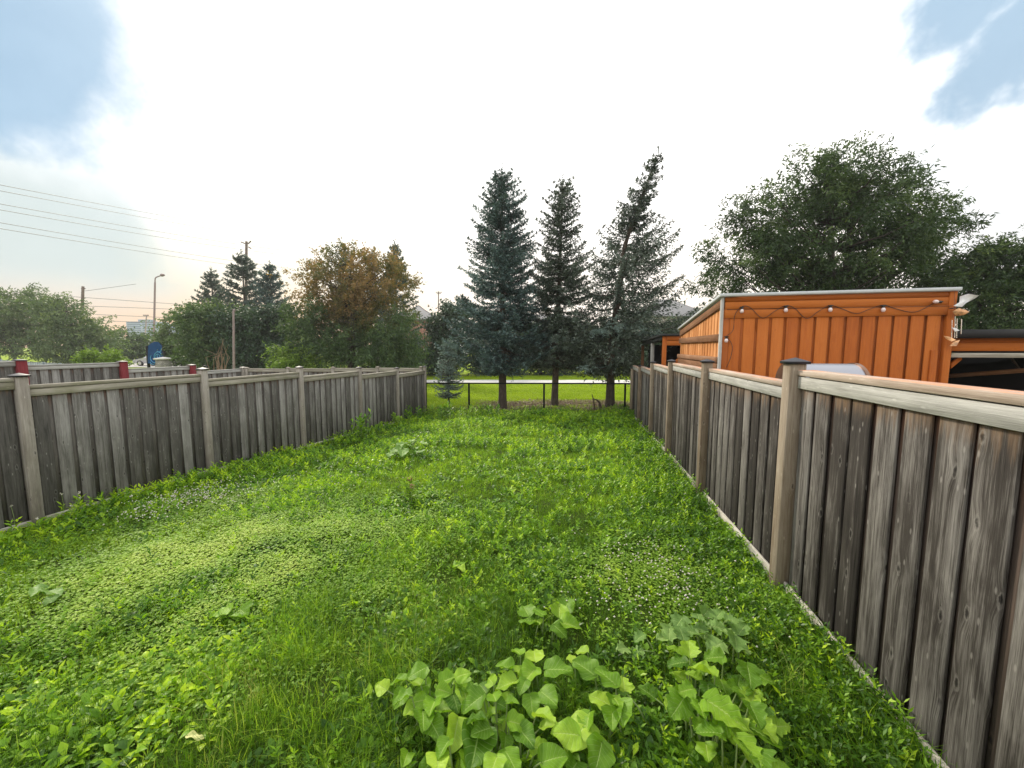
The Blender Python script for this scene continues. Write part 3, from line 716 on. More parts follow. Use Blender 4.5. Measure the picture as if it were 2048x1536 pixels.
b = MB(); b.bx(gz0 - .02, gz0 + 0.02, YG + .05, GY1, -0.4, g(677)); b.bx(gz0, GX1, GY1, GY1 + 0.03, -.4, g(677)); b.bx(GX1, GX1 + .03, YG, GY1, -.4, g(677)); b.build('painted_shade', M['interior_shade'], gaz)  # near-black panels, the shelter's inner shade put into their colour
b = MB(); pa = on_y(1896, 753, YG + 1.2); pb = on_y(2100, 738, YG + .3); b.box(pa - np.array([.1, 0, 0.04]), pb - pa, (0, 0.04, 0), (0, 0, 0.07), grain=0); b.build('cross_plank', M['brown_beam'], gaz)
b = MB(); pa = on_y(2015, 706, YG + 1.6); pb = on_y(2040, 740, YG + 1.6); b.box(pa, pb - pa, (0, 0.03, 0), (0.03, 0, 0.0), grain=0); b.build('cross_plank', M['pole_wood'], gaz)
b = MB(); b.bx(8.6, 8.72, YG, YG + .12, -.4, g(702)); b.build('post', M['orange'], gaz)
b = MB(); b.bx(gz0, GX1, YG + .02, YG + 2.6, -.4, on_y(1990, 815, YG)[2]); b.build('cupboard', M['interior_shade'], gaz)

# rear pergola between shed and spruces
pg = thing('pergola', 'small orange pergola with black roof behind the shed, above the far right fence', 'pergola', (1.9, 11.5, 0))
xp = 1.86
p1 = on_x(1326, 672, xp); p2 = on_x(1280, 690, xp)
ya, yb2 = p1[1], min(p2[1], 17.0); za, zb = p1[2], p1[2] - 0.12
for (y, mt, z) in ((ya, 'orange', za), (ya + (yb2 - ya) * .45, 'rail_r', za - .06), (yb2, 'brown_beam', zb)):
    b = MB(); b.bx(xp, xp + 0.11, y, y + 0.11, -0.6, z); b.build('post', M[mt], pg, bevel=.004)
b = MB(); b.bx(xp + .11, xp + 2.2, ya, ya + 0.06, za - 0.27, za - .13, grain=0); b.bx(xp + .11, xp + 2.2, ya - .02, ya + 0.04, za - 0.125, za, grain=0); b.build('beam', M['orange'], pg, bevel=.003)
b = MB(); b.box((xp, ya + .12, za - 0.13), (0.05, 0, 0), (0, yb2 - ya - .1, zb - za), (0, 0, 0.12), grain=1); b.build('side_beam', M['dark_roof'], pg)
b = MB(); b.box((xp + .12, ya + .02, za - 0.95), (0.62, 0, 0.62), (0, 0.05, 0), (0.07, 0, -0.07), grain=0); b.build('brace', M['orange'], pg, bevel=.003)
b = MB(); b.box((xp - 0.05, ya - 0.08, za), (2.4, 0, 0.0), (0, yb2 - ya + .3, zb - za), (0, 0, 0.06)); b.build('roof', M['dark_roof'], pg)
b = MB(); b.bx(xp + 2.1, xp + 2.13, ya + .1, yb2, -.6, zb - .1); b.bx(xp + .3, xp + 2.1, yb2 - .02, yb2, -.6, zb - .1); b.build('painted_shade', M['interior_shade'], pg)  # near-black panels paint the shade inside the pergola

# deck and grill
dk = thing('deck', 'raised wooden deck behind the right fence, carrying the grill', 'deck', (3.4, 4.5, 0))
b = MB()
for k in range(26): b.bx(1.95, 6.2, 2.2 + k * 0.19, 2.2 + k * 0.19 + 0.18, 0.86, 0.90, grain=0)
b.build('deck_boards', M['deck'], dk)
for x in (2.0, 4.0, 6.1):
    for y in (2.3, 6.9):
        b = MB(); b.bx(x, x + .1, y, y + .1, -.3, .86); b.build('post', M['deck'], dk)
gr = thing('barbecue_grill', 'stainless steel domed barbecue grill standing behind the right fence', 'grill', (2.35, 4.7, 0.9))
hx0, hx1 = 2.03, 2.66; hy0, hy1 = 4.42, 4.98; hz = 1.72
prof = []
for a in np.linspace(0, math.pi, 22):
    prof.append((0.5 * (hy0 + hy1) - 0.5 * (hy1 - hy0) * math.cos(a), hz + 0.31 * math.sin(a) ** 0.75))
b = MB(); n = len(prof); V = [(hx0 + .03, y, z) for y, z in prof] + [(hx1 - .03, y, z) for y, z in prof]
b.add(V, [(k, k + 1, k + 1 + n, k + n) for k in range(n - 1)]); b.build('lid', M['steel'], gr, smooth=True)
for x0, x1 in ((hx0, hx0 + .03), (hx1 - .03, hx1)):
    b = MB(); ym = .5 * (hy0 + hy1); pr = [(ym + (y - ym) * 1.03, hz + (z - hz) * 1.03) for y, z in prof]
    V = [(x0, y, z) for y, z in pr] + [(x1, y, z) for y, z in pr] + [(x0, ym, hz), (x1, ym, hz)]
    b.add(V, [(k, k + n, k + 1 + n, k + 1) for k in range(n - 1)]); b.add(V, [(k, k + 1, 2 * n) for k in range(n - 1)] + [(k + n + 1, k + n, 2 * n + 1) for k in range(n - 1)])
    b.build('lid_end', M['grill_end'], gr)
b = MB(); b.tube([(hx0 + .1, hy0 - .05, hz + .1), (hx1 - .1, hy0 - .05, hz + .1)], .012, 8); b.build('handle', M['steel'], gr)
b = MB(); b.bx(hx0 - .0, hx1 + .0, hy0, hy1, hz - .2, hz - .003); b.bx(hx1, hx1 + .3, hy0 + .05, hy1 - .05, hz - .03, hz - .01); b.build('firebox', M['black_metal'], gr, bevel=.01)
b = MB(); b.bx(hx0 + .03, hx1 - .03, hy0 + .03, hy1 - .03, .93, hz - .2); b.build('cabinet', M['steel'], gr, bevel=.01)
for x in (hx0 + .06, hx1 - .06):
    b = MB(); b.tube([(x - .02, hy0 + .06, .945), (x + .02, hy0 + .06, .945)], .045, 12); b.build('wheel', M['rubber'], gr)

# ------------------------------------------------------------------ foliage generators
def norm(a):
    return a / (np.linalg.norm(a, axis=-1, keepdims=True) + 1e-9)
def leaf_quads(mb, C, D, L, W, rnd, nrm=None, fold=0.15):
    """diamond leaves: base at C, pointing along D, length L, width W"""
    n = len(C); D = norm(D)
    if nrm is None: nrm = norm(RNG.normal(size=(n, 3)) + np.array([0, 0, 0.6]))
    Sd = norm(np.cross(D, nrm)); N = np.cross(Sd, D)
    L = np.broadcast_to(L, (n,))[:, None]; W = np.broadcast_to(W, (n,))[:, None]
    v = np.stack([C, C + D * L * 0.45 + Sd * W * 0.5 + N * W * fold, C + D * L, C + D * L * 0.45 - Sd * W * 0.5 + N * W * fold], 1)
    f = np.arange(4 * n).reshape(n, 4)
    mb.add(v.reshape(-1, 3), f, None, np.repeat(rnd, 4))

def spruce(name, label, base, H, Rb, h0, mat, cat='spruce tree', group=None, bark='bark', trunk_r=0.17, lean=None, dens=1.0, tuft=(0.11, 0.030),
           droop=-0.1, asym=None, step=0.23, prof=0.85, hang=0.0, gaps=0.1, nb=6.5, seed=1, ntuft=3, tipup=0.25, brt=0.0, rough_len=0.2, elk=.95):
    global RNG
    rs = np.random.default_rng(seed)
    base = np.array(base, float)
    tr = thing(name, label, cat, base, group)
    if lean is None: lean = lambda t: np.array([0.0, 0.0])
    ax = lambda h: base + np.array([*lean(h / H), h])
    b = MB(); hs = np.linspace(0, H * 0.985, 22)
    r = trunk_r * (1 - hs / H) ** 0.8 + 0.008; r[0] *= 1.35; r[1] *= 1.05
    b.tube([ax(h) - np.array([0, 0, 0.15 if h == 0 else 0]) for h in hs], r, 12)
    Cs, Ds, Rn = [], [], []; wood = b
    h = h0
    while h < H * .985:
        t = (h - h0) / (H - h0)
        nbr = int(rs.poisson(nb * (1.0 if t < .85 else .8))) + 1
        a0 = rs.random() * 6.28
        for q in range(nbr):
            if rs.random() < gaps: continue
            ang = a0 + q * 2 * math.pi / nbr + rs.normal() * 0.3
            shape = (1 - t) ** prof * (0.55 + 0.45 * min(1, (t + .02) / 0.12))
            Lb = Rb * shape * rs.uniform(1 - rough_len * 1.4, 1 + rough_len * .5) + 0.10
            if asym is not None: Lb *= asym(ang, t)
            if Lb < 0.06: continue
            hh = h + rs.uniform(-.1, .1) * step / .23
            el0 = -0.15 + elk * t ** 1.3 + rs.normal() * 0.08 + droop * (1 - t)
            dh = np.array([math.cos(ang), math.sin(ang), 0.0])
            m = max(3, int(Lb / 0.10))
            s = np.linspace(0, 1, m)
            rise = Lb * (np.tan(np.clip(el0, -.9, 1.1)) * s * (1 - 0.35 * s) + tipup * s ** 3 * .6 - 0.10 * np.sin(s * math.pi) * (1 - t))
            pts = ax(max(0, min(H, hh))) + dh[None] * (s * Lb)[:, None] + np.array([0, 0, 1.0])[None] * rise[:, None]
            wood.tube(pts[::max(1, m // 4)] if m > 4 else pts, np.linspace(0.028 * (1 - t) + .006, 0.004, len(pts[::max(1, m // 4)] if m > 4 else pts)), 4, cap=False)
            T = norm(np.gradient(pts, axis=0)); Sv = norm(np.cross(T, [0, 0, 1.0]))
            brr = rs.random()
            for j in range(m):
                sj = s[j]
                if sj < 0.14 and Lb > .6: continue
                rem = (1 - sj) * Lb
                for sg in (-1, 1):
                    if rs.random() > dens: continue
                    ls = min(0.55, 0.10 + 0.55 * rem) * rs.uniform(.6, 1.15) * min(1, .35 + Lb / 2)
                    if sj < .3: ls *= .7
                    sd = T[j] * 0.75 + Sv[j] * sg * rs.uniform(.7, 1.0) + np.array([0, 0, rs.normal() * 0.12 - hang])
                    sd /= np.linalg.norm(sd)
                    k = max(2, int(ls / (tuft[0] * 0.62)))
                    u = (np.arange(k) + rs.random(k) * .6) / k
                    c = pts[j] + sd * (u * ls)[:, None] + np.array([0, 0, -1.0]) * (u ** 2 * ls * (0.15 + hang))[:, None]
                    Cs.append(c); Ds.append(np.broadcast_to(sd, (k, 3)))
                    Rn.append(np.clip(0.10 + 0.40 * u * 1.0 + 0.42 * brr + rs.normal(size=k) * .13 + brt + 0.12 * sj, 0, 1))  # darker inside, lighter at the tips: crown shade painted into the needles
                Cs.append(pts[j][None]); Ds.append(T[j][None]); Rn.append(np.array([0.4 + .3 * brr]))
            Cs.append(pts[-1][None]); Ds.append(T[-1][None]); Rn.append(np.array([0.8]))
        h += step * rs.uniform(.8, 1.2) * (1.0 if t < .8 else .8)
    # leader
    for hh in np.linspace(H * .955, H + 0.03 * H, 13):
        Cs.append(ax(min(hh, H))[None] + (np.array([[0, 0, max(0, hh - H)]]))); Ds.append(np.array([[0, 0, 1.0]])); Rn.append(np.array([.6]))
    C = np.concatenate(Cs); D = np.concatenate(Ds); Rr = np.concatenate(Rn)
    old = RNG; RNG = rs
    cr = MB()
    for q in range(ntuft):
        dd = D + rs.normal(size=D.shape) * 0.55
        L = tuft[0] * rs.uniform(.7, 1.25, len(C)); W = tuft[1] * rs.uniform(.7, 1.3, len(C))
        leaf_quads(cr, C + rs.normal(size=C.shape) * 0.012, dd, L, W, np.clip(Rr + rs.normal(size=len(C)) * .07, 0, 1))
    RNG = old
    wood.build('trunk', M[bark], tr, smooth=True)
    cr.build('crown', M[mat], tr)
    return tr

def broadleaf(name, label, lobes, depth, mat, base_px, cat='tree', group=None, nclus=200, twigs=8, per=14, leaf=(0.13, 0.045), twl=0.7, bark='bark_dark', trunk_r=0.16,
              droop=0.45, seed=1, stems=1, crown_gap=0.0, rndf=None, shell=0.5, spray=0.5, cluster_sd=0.25, zdepth=0.8, h_trunk=None):
    """lobes: list of (px, py, rx, ry) read off the photograph; each becomes an ellipsoid lobe at its real depth"""
    rs = np.random.default_rng(seed)
    bp = P(base_px[0], base_px[1], depth); bp[2] = float(gz(bp[0], bp[1]))
    tr = thing(name, label, cat, bp, group)
    k = depth / F; ell = []
    fwd = np.array([-math.sin(YAW), math.cos(YAW), 0])
    for q, lb in enumerate(lobes):
        dz = lb[4] if len(lb) > 4 else 0
        c = P(lb[0], lb[1], depth + dz); kk = (depth + dz) / F
        ell.append((c, lb[2] * kk, lb[3] * kk, max(0.4, min(lb[2], lb[3] * 1.3) * kk * zdepth)))
    vol = np.array([e[1] * e[2] * (e[3] ** .5) for e in ell]); vol = vol / vol.sum()
    right = np.array([math.cos(YAW), math.sin(YAW), 0])
    idx = rs.choice(len(ell), nclus, p=vol)
    u = norm(rs.normal(size=(nclus, 3))); rr = rs.random(nclus) ** shell
    Cc = np.array([ell[i][0] for i in idx]); A = np.array([ell[i][1:] for i in idx])
    off = right[None] * (u[:, 0] * rr * A[:, 0])[:, None] + fwd[None] * (u[:, 1] * rr * A[:, 2])[:, None] + np.array([0, 0, 1.0])[None] * (u[:, 2] * rr * A[:, 1])[:, None]
    CL = Cc + off
    lowz = bp[2] + 0.3; CL[:, 2] = np.maximum(CL[:, 2], lowz)
    cen = np.array([e[0] for e in ell]).mean(0)
    wood = MB(); H = max(e[0][2] + e[2] for e in ell) - bp[2]
    hub0 = h_trunk if h_trunk else H * 0.28
    tops = []
    for sidx in range(stems):
        o = (rs.normal(size=2) * 0.25 * (sidx > 0))
        lean_ = rs.normal(size=2) * 0.5 * (stems > 1)
        tp = cen.copy(); tp[2] = bp[2] + H * 0.86; tp[:2] += lean_
        path = [bp + np.array([o[0], o[1], -0.2])] + [bp * (1 - t) + tp * t + np.array([*(rs.normal(size=2) * 0.03 * H * t * (1 - t)), 0]) for t in np.linspace(.15, 1, 9)]
        wood.tube(path, np.linspace(trunk_r, trunk_r * .15, len(path)), 9); tops.append(np.array(path))
    for i in range(0, nclus, 2):
        pth = tops[rs.integers(len(tops))]; c = CL[i]
        hz_ = np.clip(c[2] - 0.45 * np.linalg.norm(c[:2] - bp[:2]) - rs.random() * .5, bp[2] + hub0 * .6, pth[-1][2])
        j = np.argmin(np.abs(pth[:, 2] - hz_)); s0 = pth[j]
        mid = s0 * .5 + c * .5 + np.array([0, 0, -0.08 * np.linalg.norm(c - s0)])
        r0 = trunk_r * 0.22
        wood.tube([s0, s0 * .75 + mid * .25 + rs.normal(size=3) * .05, mid, mid * .4 + c * .6 + rs.normal(size=3) * .06, c], [r0, r0 * .8, r0 * .55, r0 * .35, r0 * .15], 5, cap=False)
    outw = norm(CL - cen[None] + np.array([0, 0, 0.35 * H * .3]))
    o2 = norm(off + 1e-6)
    TD = norm((outw * .5 + o2 * .5)[:, None] * (0.9 + spray) + rs.normal(size=(nclus, twigs, 3)) * 0.65 + np.array([0, 0, 0.15]))
    TL = twl * rs.uniform(.5, 1.2, (nclus, twigs))
    TS = CL[:, None] + rs.normal(size=(nclus, twigs, 3)) * cluster_sd
    uu = rs.random((nclus, twigs, per))
    C = TS[:, :, None] + TD[:, :, None] * (uu * TL[:, :, None])[..., None] - np.array([0, 0, 1.0]) * ((uu ** 2) * TL[:, :, None] * droop * .5)[..., None] + rs.normal(size=(nclus, twigs, per, 3)) * 0.04 * leaf[0] / .13
    D = TD[:, :, None] * .6 + rs.normal(size=C.shape) * .6 - np.array([0, 0, droop])
    cl_r = rs.normal(size=(nclus, 1, 1)) * .15 + rs.normal(size=(nclus, twigs, 1)) * .1
    rn = np.clip(0.45 + cl_r + rs.normal(size=uu.shape) * .13, 0, 1)
    C = C.reshape(-1, 3); D = D.reshape(-1, 3); rn = rn.reshape(-1)
    if rndf is not None: rn = np.clip(rn + rndf(C), 0, 1)
    ok = C[:, 2] > gz(C[:, 0], C[:, 1]) + 0.02
    C, D, rn = C[ok], D[ok], rn[ok]
    cr = MB(); n = len(C)
    nr = norm(rs.normal(size=(n, 3)) + np.array([0, 0, .7]))
    leaf_quads(cr, C, D, leaf[0] * rs.uniform(.6, 1.3, n), leaf[1] * rs.uniform(.7, 1.3, n), rn, nr)
    wood.build('trunk', M[bark], tr, smooth=True)
    if isinstance(mat, (list, tuple)):
        pass
    cr.build('crown', M[mat], tr)
    return tr, C

# ------------------------------------------------------------------ the three spruces and the sapling
def gp(px, z): 
    p = P(px, 768, z); return np.array([p[0], p[1], float(gz(p[0], p[1]))])
def zrow(xy, row):
    D = -xy[0] * math.sin(YAW) + xy[1] * math.cos(YAW); k = (768 - row) / F
    return CAMZ + D * (k * math.cos(PITCH) - math.sin(PITCH)) / (math.cos(PITCH) + k * math.sin(PITCH))
b1_ = gp(1005, 17.6); H1 = zrow(b1_, 345) - b1_[2]
spruce('blue_spruce', 'tall symmetrical blue spruce, first of three behind the chain link fence', b1_, H1, 2.3, 2.05, 'spruce_blue', trunk_r=.19, seed=3, nb=8, prof=.62, dens=.95, droop=-.02, tuft=(.13, .038), rough_len=.32,
       asym=lambda a, t: 1.0 + 0.25 * max(0, math.cos(a - math.pi)) * (t < .35), step=.2, gaps=.05)
b2_ = gp(1109, 17.9); H2 = zrow(b2_, 368) - b2_[2]
spruce('spruce', 'slim grey green spruce in the middle of the three', b2_, H2, 2.0, 2.15, 'spruce_green', trunk_r=.16, seed=8, prof=.62, dens=.95, step=.21, nb=7.5, gaps=.10, tuft=(.13, .038), rough_len=.35,
       lean=lambda t: np.array([0.28 * t, 0.0]))
b3_ = gp(1221, 17.2); H3 = zrow(b3_, 318) - b3_[2]
def lean3(t):
    return np.array([0.45 * sst(t, 0.2, .7) + 4.1 * max(0, t - .66) ** 1.1, 0.1 * t])
def as3(a, t):
    c = math.cos(a); 
    r = 1.0 + .75 * max(0, c) * (0.12 < t < .66) + 0.15 * max(0, -c)
    if t > .60: r *= .72
    if t > .72: r *= .8
    return r
spruce('spruce', 'ragged spruce with a top leaning over to the right, nearest the right fence', b3_, H3, 2.05, 2.05, 'spruce_green', trunk_r=.19, seed=14, prof=.5, dens=.95, step=.29, nb=7.5, gaps=.14, hang=.65, tuft=(.14, .042), rough_len=.35, elk=.35,
       lean=lean3, asym=as3, droop=.02, tipup=.35, brt=.08)
b4_ = gp(897, 17.8); H4 = zrow(b4_, 684) - b4_[2]
spruce('young_spruce', 'small blue spruce sapling behind the fence, left of the tall ones', b4_, H4, .68, .75, 'spruce_pale', trunk_r=.04, seed=21, prof=.7, dens=.9, step=.11, nb=6, tuft=(.08, .024), gaps=.05, brt=.15)
# two paler low boughs on the right spruce belong to it: hanging pale bough
def bough(px, row, z, spread, n, seed, parent, name='low_bough'):
    rs = np.random.default_rng(seed); c = P(px, row, z); b = MB(); Cs = []; Ds = []
    for k in range(n):
        a = rs.random() * 6.28; L = spread * rs.uniform(.4, 1); d = np.array([math.cos(a), math.sin(a) * .6, rs.normal() * .1 - .15]); d /= np.linalg.norm(d)
        m = int(L / .05); u = np.linspace(0, 1, m)[:, None]
        Cs.append(c + rs.normal(size=3) * .05 + d * u * L + np.array([0, 0, .12]) * np.sin(u * 3.1)); Ds.append(np.broadcast_to(d, (m, 3)))
    C = np.concatenate(Cs); D = np.concatenate(Ds)
    for q in range(4): leaf_quads(b, C, D + rs.normal(size=D.shape) * .6, .10 * rs.uniform(.7, 1.2, len(C)), .028, np.clip(.8 + rs.normal(size=len(C)) * .12, 0, 1))
    return b
sp3 = [o for o in COL.objects if o.get('label', '').startswith('ragged spruce')][0]
bb = MB()
for px, row, z, s_, n_ in ((1255, 655, 16.0, .8, 26), (1200, 665, 16.1, .6, 18), (1300, 668, 16.0, .6, 14), (1175, 738, 16.4, .45, 16), (1115, 680, 16.6, .4, 14), (1230, 640, 16.2, .5, 12)):
    t_ = bough(px, row, z, s_, n_, int(px), None)
    bb.V += t_.V; bb.U += t_.U; bb.A += t_.A; bb.B += t_.B
    for f in t_.F: bb.F.append(f + bb.nv)
    bb.nv += t_.nv
    q = P(px, row, z); bb.tube([b3_ + np.array([0.05, 0, q[2] - b3_[2] + .15]), q * .5 + (b3_ + np.array([0, 0, q[2] - b3_[2]])) * .5, q], [.03, .02, .01], 5)
bb.build('low_bough', M['spruce_pale'], sp3)

# ------------------------------------------------------------------ big trees on the right
broadleaf('shade_tree', 'large dark green leafy tree rising behind the orange shed', [
    (1700, 470, 150, 110), (1560, 480, 100, 80), (1735, 385, 72, 75), (1620, 390, 80, 70), (1830, 480, 80, 70), (1480, 520, 75, 60), (1735, 305, 32, 36), (1548, 400, 20, 36),
    (1450, 565, 60, 40), (1660, 545, 190, 55), (1860, 545, 75, 60), (1895, 430, 45, 24), (1480, 440, 40, 35), (1795, 355, 42, 32), (1640, 350, 36, 34), (1690, 600, 220, 60)],
    16.0, 'oak', (1680, 700), nclus=560, twigs=8, per=18, leaf=(0.19, 0.05), twl=0.75, trunk_r=.26, droop=.5, seed=5, stems=2, cluster_sd=.16, zdepth=.8)
broadleaf('shade_tree', 'green tree at the right edge of the view beyond the shelter', [
    (1990, 600, 90, 90), (2060, 530, 90, 60), (1950, 640, 60, 50), (2100, 620, 80, 90), (1960, 520, 45, 30)],
    14.0, 'oak', (2040, 700), nclus=330, twigs=8, per=15, leaf=(0.16, 0.045), twl=.6, trunk_r=.18, droop=.5, seed=6, stems=2, cluster_sd=.2)

# ------------------------------------------------------------------ trees to the left and behind
def rust(C):
    # upper crown turning rust, skirts still green
    return 0.0
broadleaf('rust_tree', 'broad tree with rust brown foliage, left of the spruces', [
    (700, 565, 95, 62), (640, 590, 55, 60), (770, 575, 60, 50), (705, 520, 40, 25), (655, 522, 28, 26), (740, 640, 85, 45), (790, 545, 35, 30), (690, 640, 60, 50)],
    27, 'rust_leaf', (705, 745), nclus=300, twigs=7, per=14, leaf=(0.20, 0.085), twl=.8, trunk_r=.2, droop=.3, seed=31, stems=3, cluster_sd=.2, shell=.45, rndf=lambda C: -.42 + .42 * sst(C[:, 2], 1.5, 6.5) + .5 * (vnoise(C[:, 0], C[:, 2], .45, 30) - .5))
broadleaf('willow_shrub', 'spreading green shrub skirting the foot of the rust brown tree', [
    (620, 660, 50, 55), (795, 680, 45, 50), (740, 705, 90, 38), (600, 710, 45, 34), (670, 700, 70, 40), (815, 710, 25, 30)],
    25.5, 'olive', (700, 750), nclus=330, twigs=7, per=13, leaf=(0.24, 0.06), twl=.8, trunk_r=.08, droop=.55, seed=32, stems=4, cluster_sd=.2, cat='shrub')
broadleaf('rust_shrub', 'low yellowing shrub between the rust brown tree and the lamp pole', [
    (600, 722, 40, 20), (565, 715, 25, 22)], 24.5, 'lime_leaf', (590, 760), nclus=60, twigs=6, per=10, leaf=(0.17, 0.07), twl=.5, trunk_r=.04, seed=33, stems=3, cat='shrub')
TG = 'leafy trees across the road on the left'
broadleaf('leafy_tree', 'dark bushy tree left of the grey pole, beside the spruces', [
    (440, 665, 60, 50), (400, 640, 45, 25), (460, 700, 60, 35), (410, 700, 45, 35)], 33, 'olive', (430, 745), nclus=260, twigs=7, per=13, leaf=(0.24, 0.11), twl=.9, seed=41, stems=2, cluster_sd=.25)
broadleaf('leafy_tree', 'dark bushy tree between the grey pole and the rust brown tree', [
    (520, 680, 55, 45), (480, 650, 40, 30), (550, 640, 35, 25), (510, 715, 60, 25)], 32, 'hedge', (520, 745), nclus=260, twigs=7, per=13, leaf=(0.24, 0.11), twl=.9, seed=42, stems=2, cluster_sd=.25)
broadleaf('leafy_tree', 'light green tree just right of the street lamp', [
    (365, 665, 42, 32), (350, 690, 30, 28), (390, 640, 30, 25), (372, 700, 38, 25)], 40, 'pale_leaf', (365, 735), nclus=190, twigs=7, per=12, leaf=(0.28, 0.13), twl=1., seed=43, stems=2, cluster_sd=.3)
broadleaf('leafy_tree', 'tall open crowned tree at the left edge of the view', [
    (40, 620, 60, 38), (-30, 650, 70, 50), (30, 670, 75, 45), (60, 600, 35, 20)], 50, 'pale_leaf', (30, 740), nclus=280, twigs=7, per=12, leaf=(0.34, 0.14), twl=1.3, seed=44, stems=2, cluster_sd=.35)
broadleaf('leafy_tree', 'rounded tree in front of the short utility pole', [
    (140, 650, 55, 40), (110, 620, 35, 25), (150, 690, 60, 35), (190, 680, 40, 30)], 48, 'pale_leaf', (140, 735), nclus=260, twigs=7, per=12, leaf=(0.32, 0.14), twl=1.2, seed=45, stems=2, cluster_sd=.35)
broadleaf('leafy_tree', 'dark low tree under the far apartment tower', [
    (280, 690, 30, 22), (245, 690, 30, 25), (225, 705, 35, 22), (310, 695, 22, 18)], 66, 'olive', (260, 720), nclus=160, twigs=6, per=12, leaf=(0.42, 0.2), twl=1.4, seed=46, stems=2, cluster_sd=.4)
broadleaf('vine_bush', 'sprawling lime green bush above the red post fence', [
    (200, 722, 40, 12), (228, 728, 26, 9), (175, 715, 20, 10), (222, 712, 12, 8)], 24, 'lime_leaf', (205, 740), nclus=90, twigs=6, per=10, leaf=(0.13, 0.08), twl=.4, trunk_r=.04, seed=47, stems=3, cat='bush', cluster_sd=.1)
hd = [(880, 'dark round tree between the rust brown tree and the blue spruce', [(898, 662, 36, 48), (880, 712, 42, 36), (912, 635, 25, 25)]),
      (970, 'dark tree screening the houses behind the first spruce', [(960, 690, 55, 45), (1000, 700, 50, 50)]),
      (1080, 'dark tree behind the gap between the first two spruces', [(1070, 690, 60, 40), (1100, 705, 50, 45)]),
      (1190, 'dark tree behind the leaning spruce', [(1170, 695, 60, 45), (1220, 700, 55, 45)]),
      (1300, 'dark tree behind the small pergola', [(1290, 700, 60, 45), (1350, 690, 50, 40)])]
for k, (px, lab, lb) in enumerate(hd):
    broadleaf('leafy_tree', lab, [(*l, 0) for l in lb], 41 + k * .6, 'hedge', (px, 745), nclus=230, twigs=7, per=13, leaf=(0.30, 0.14), twl=1.1, seed=50 + k, stems=2, cluster_sd=.35, group='dark trees beyond the path')
fs = [(438, 541, 46, 'slender far spruce, leftmost of the row on the left'), (500, 508, 44, 'tallest dark spruce in front of the twin-armed pole'), (553, 532, 42, 'bluish spruce directly left of the rust brown tree'),
      (797, 490, 38, 'spruce rising behind the right side of the rust brown tree'), (757, 510, 45, 'thin spruce tip peeping over the rust brown tree'), (700, 500, 46, 'spruce top behind the crown centre of the rust brown tree')]
for k, (px, row, z, lab) in enumerate(fs):
    bs = gp(px, z); spruce('spruce', lab, bs, zrow(bs, row) - bs[2], (3.6, 5.2, 4.2, 3.4, 3.0, 3.0)[k], 1.0, 'spruce_far' if k != 2 else 'spruce_blue', trunk_r=.2, seed=60 + k, prof=.85, dens=.8, step=.45, nb=6, tuft=(.30, .09), gaps=.08, ntuft=2, group='spruces on the left')

# ------------------------------------------------------------------ street furniture and buildings, far left
def pole(name, label, px, row, z, r, mat, cat='pole'):
    b_ = gp(px, z); t = thing(name, label, cat, b_); top = P(px, row, z)
    b = MB(); b.tube([b_ - [0, 0, .2], np.array([top[0], top[1], top[2]])], [r, r * .75], 10); b.build('column', M[mat], t, smooth=True)
    return t, top
rt = np.array([math.cos(YAW), math.sin(YAW), 0])
lp, tp = pole('street_lamp', 'tall curved street lamp beside the blue sign', 310, 565, 50, .13, 'pole_metal', 'street lamp')
b = MB(); arm = soft([tp, P(311, 556, 50), P(318, 552.5, 50), P(325, 550.5, 50)]); b.tube(arm, [.07] * len(arm), 8); b.build('arm', M['pole_metal'], lp)
b = MB(); b.tube(soft([P(321, 551.5, 50), P(325, 550, 50), P(330, 550.3, 50)], 4), [.05, .12, .18, .2, .2, .18, .14, .08, .03][:9], 8); b.build('lamp_head', M['pole_metal'], lp, smooth=True)
up, tp = pole('utility_pole', 'short wooden utility pole standing among the left trees', 166, 573, 58, .22, 'pole_wood')
b = MB(); b.box(P(162, 578, 58), rt * .6, (0, .1, 0), (0, 0, .12)); b.build('crossarm', M['pole_wood'], up)
up2, tp2 = pole('utility_pole', 'tall pole with paired arms rising behind the left spruces', 493, 483, 52, .2, 'pole_wood')
for (xa, ya_, xb, yb_) in ((482, 484, 490, 487), (496, 488, 502, 482), (484, 511, 490, 513), (497, 494, 502, 497), (486, 516, 490, 517)):
    b = MB(); b.tube([P(xa, ya_, 52), P(xb, yb_, 52)], .08, 6); b.build('insulator_arm', M['pole_wood'], up2)
gp_, tg = pole('lamp_pole', 'plain grey pole standing in front of the dark bushy trees', 467, 622, 26, .085, 'pole_metal')
b = MB(); b.box(P(465.5, 624, 26), rt * .1, (0, .1, 0), (0, 0, .2)); b.build('pole_top', M['pole_metal'], gp_)
dp, td = pole('utility_pole', 'thin distant pole above the dark round tree', 877, 583, 60, .1, 'pole_wood')
b = MB(); b.box(P(871, 585, 60), rt * 1.0, (0, .08, 0), (0, 0, .1)); b.box(P(873, 588, 60), rt * .7, (0, .08, 0), (0, 0, .1)); b.build('crossarm', M['pole_wood'], dp)
fl, tf = pole('floodlight_mast', 'far floodlight mast beside the apartment tower', 293, 632, 150, .25, 'pole_metal', 'mast')
b = MB(); b.box(P(286, 632, 150), rt * 2.0, (0, .3, 0), (0, 0, .5)); b.build('lamp_bar', M['pole_metal'], fl)
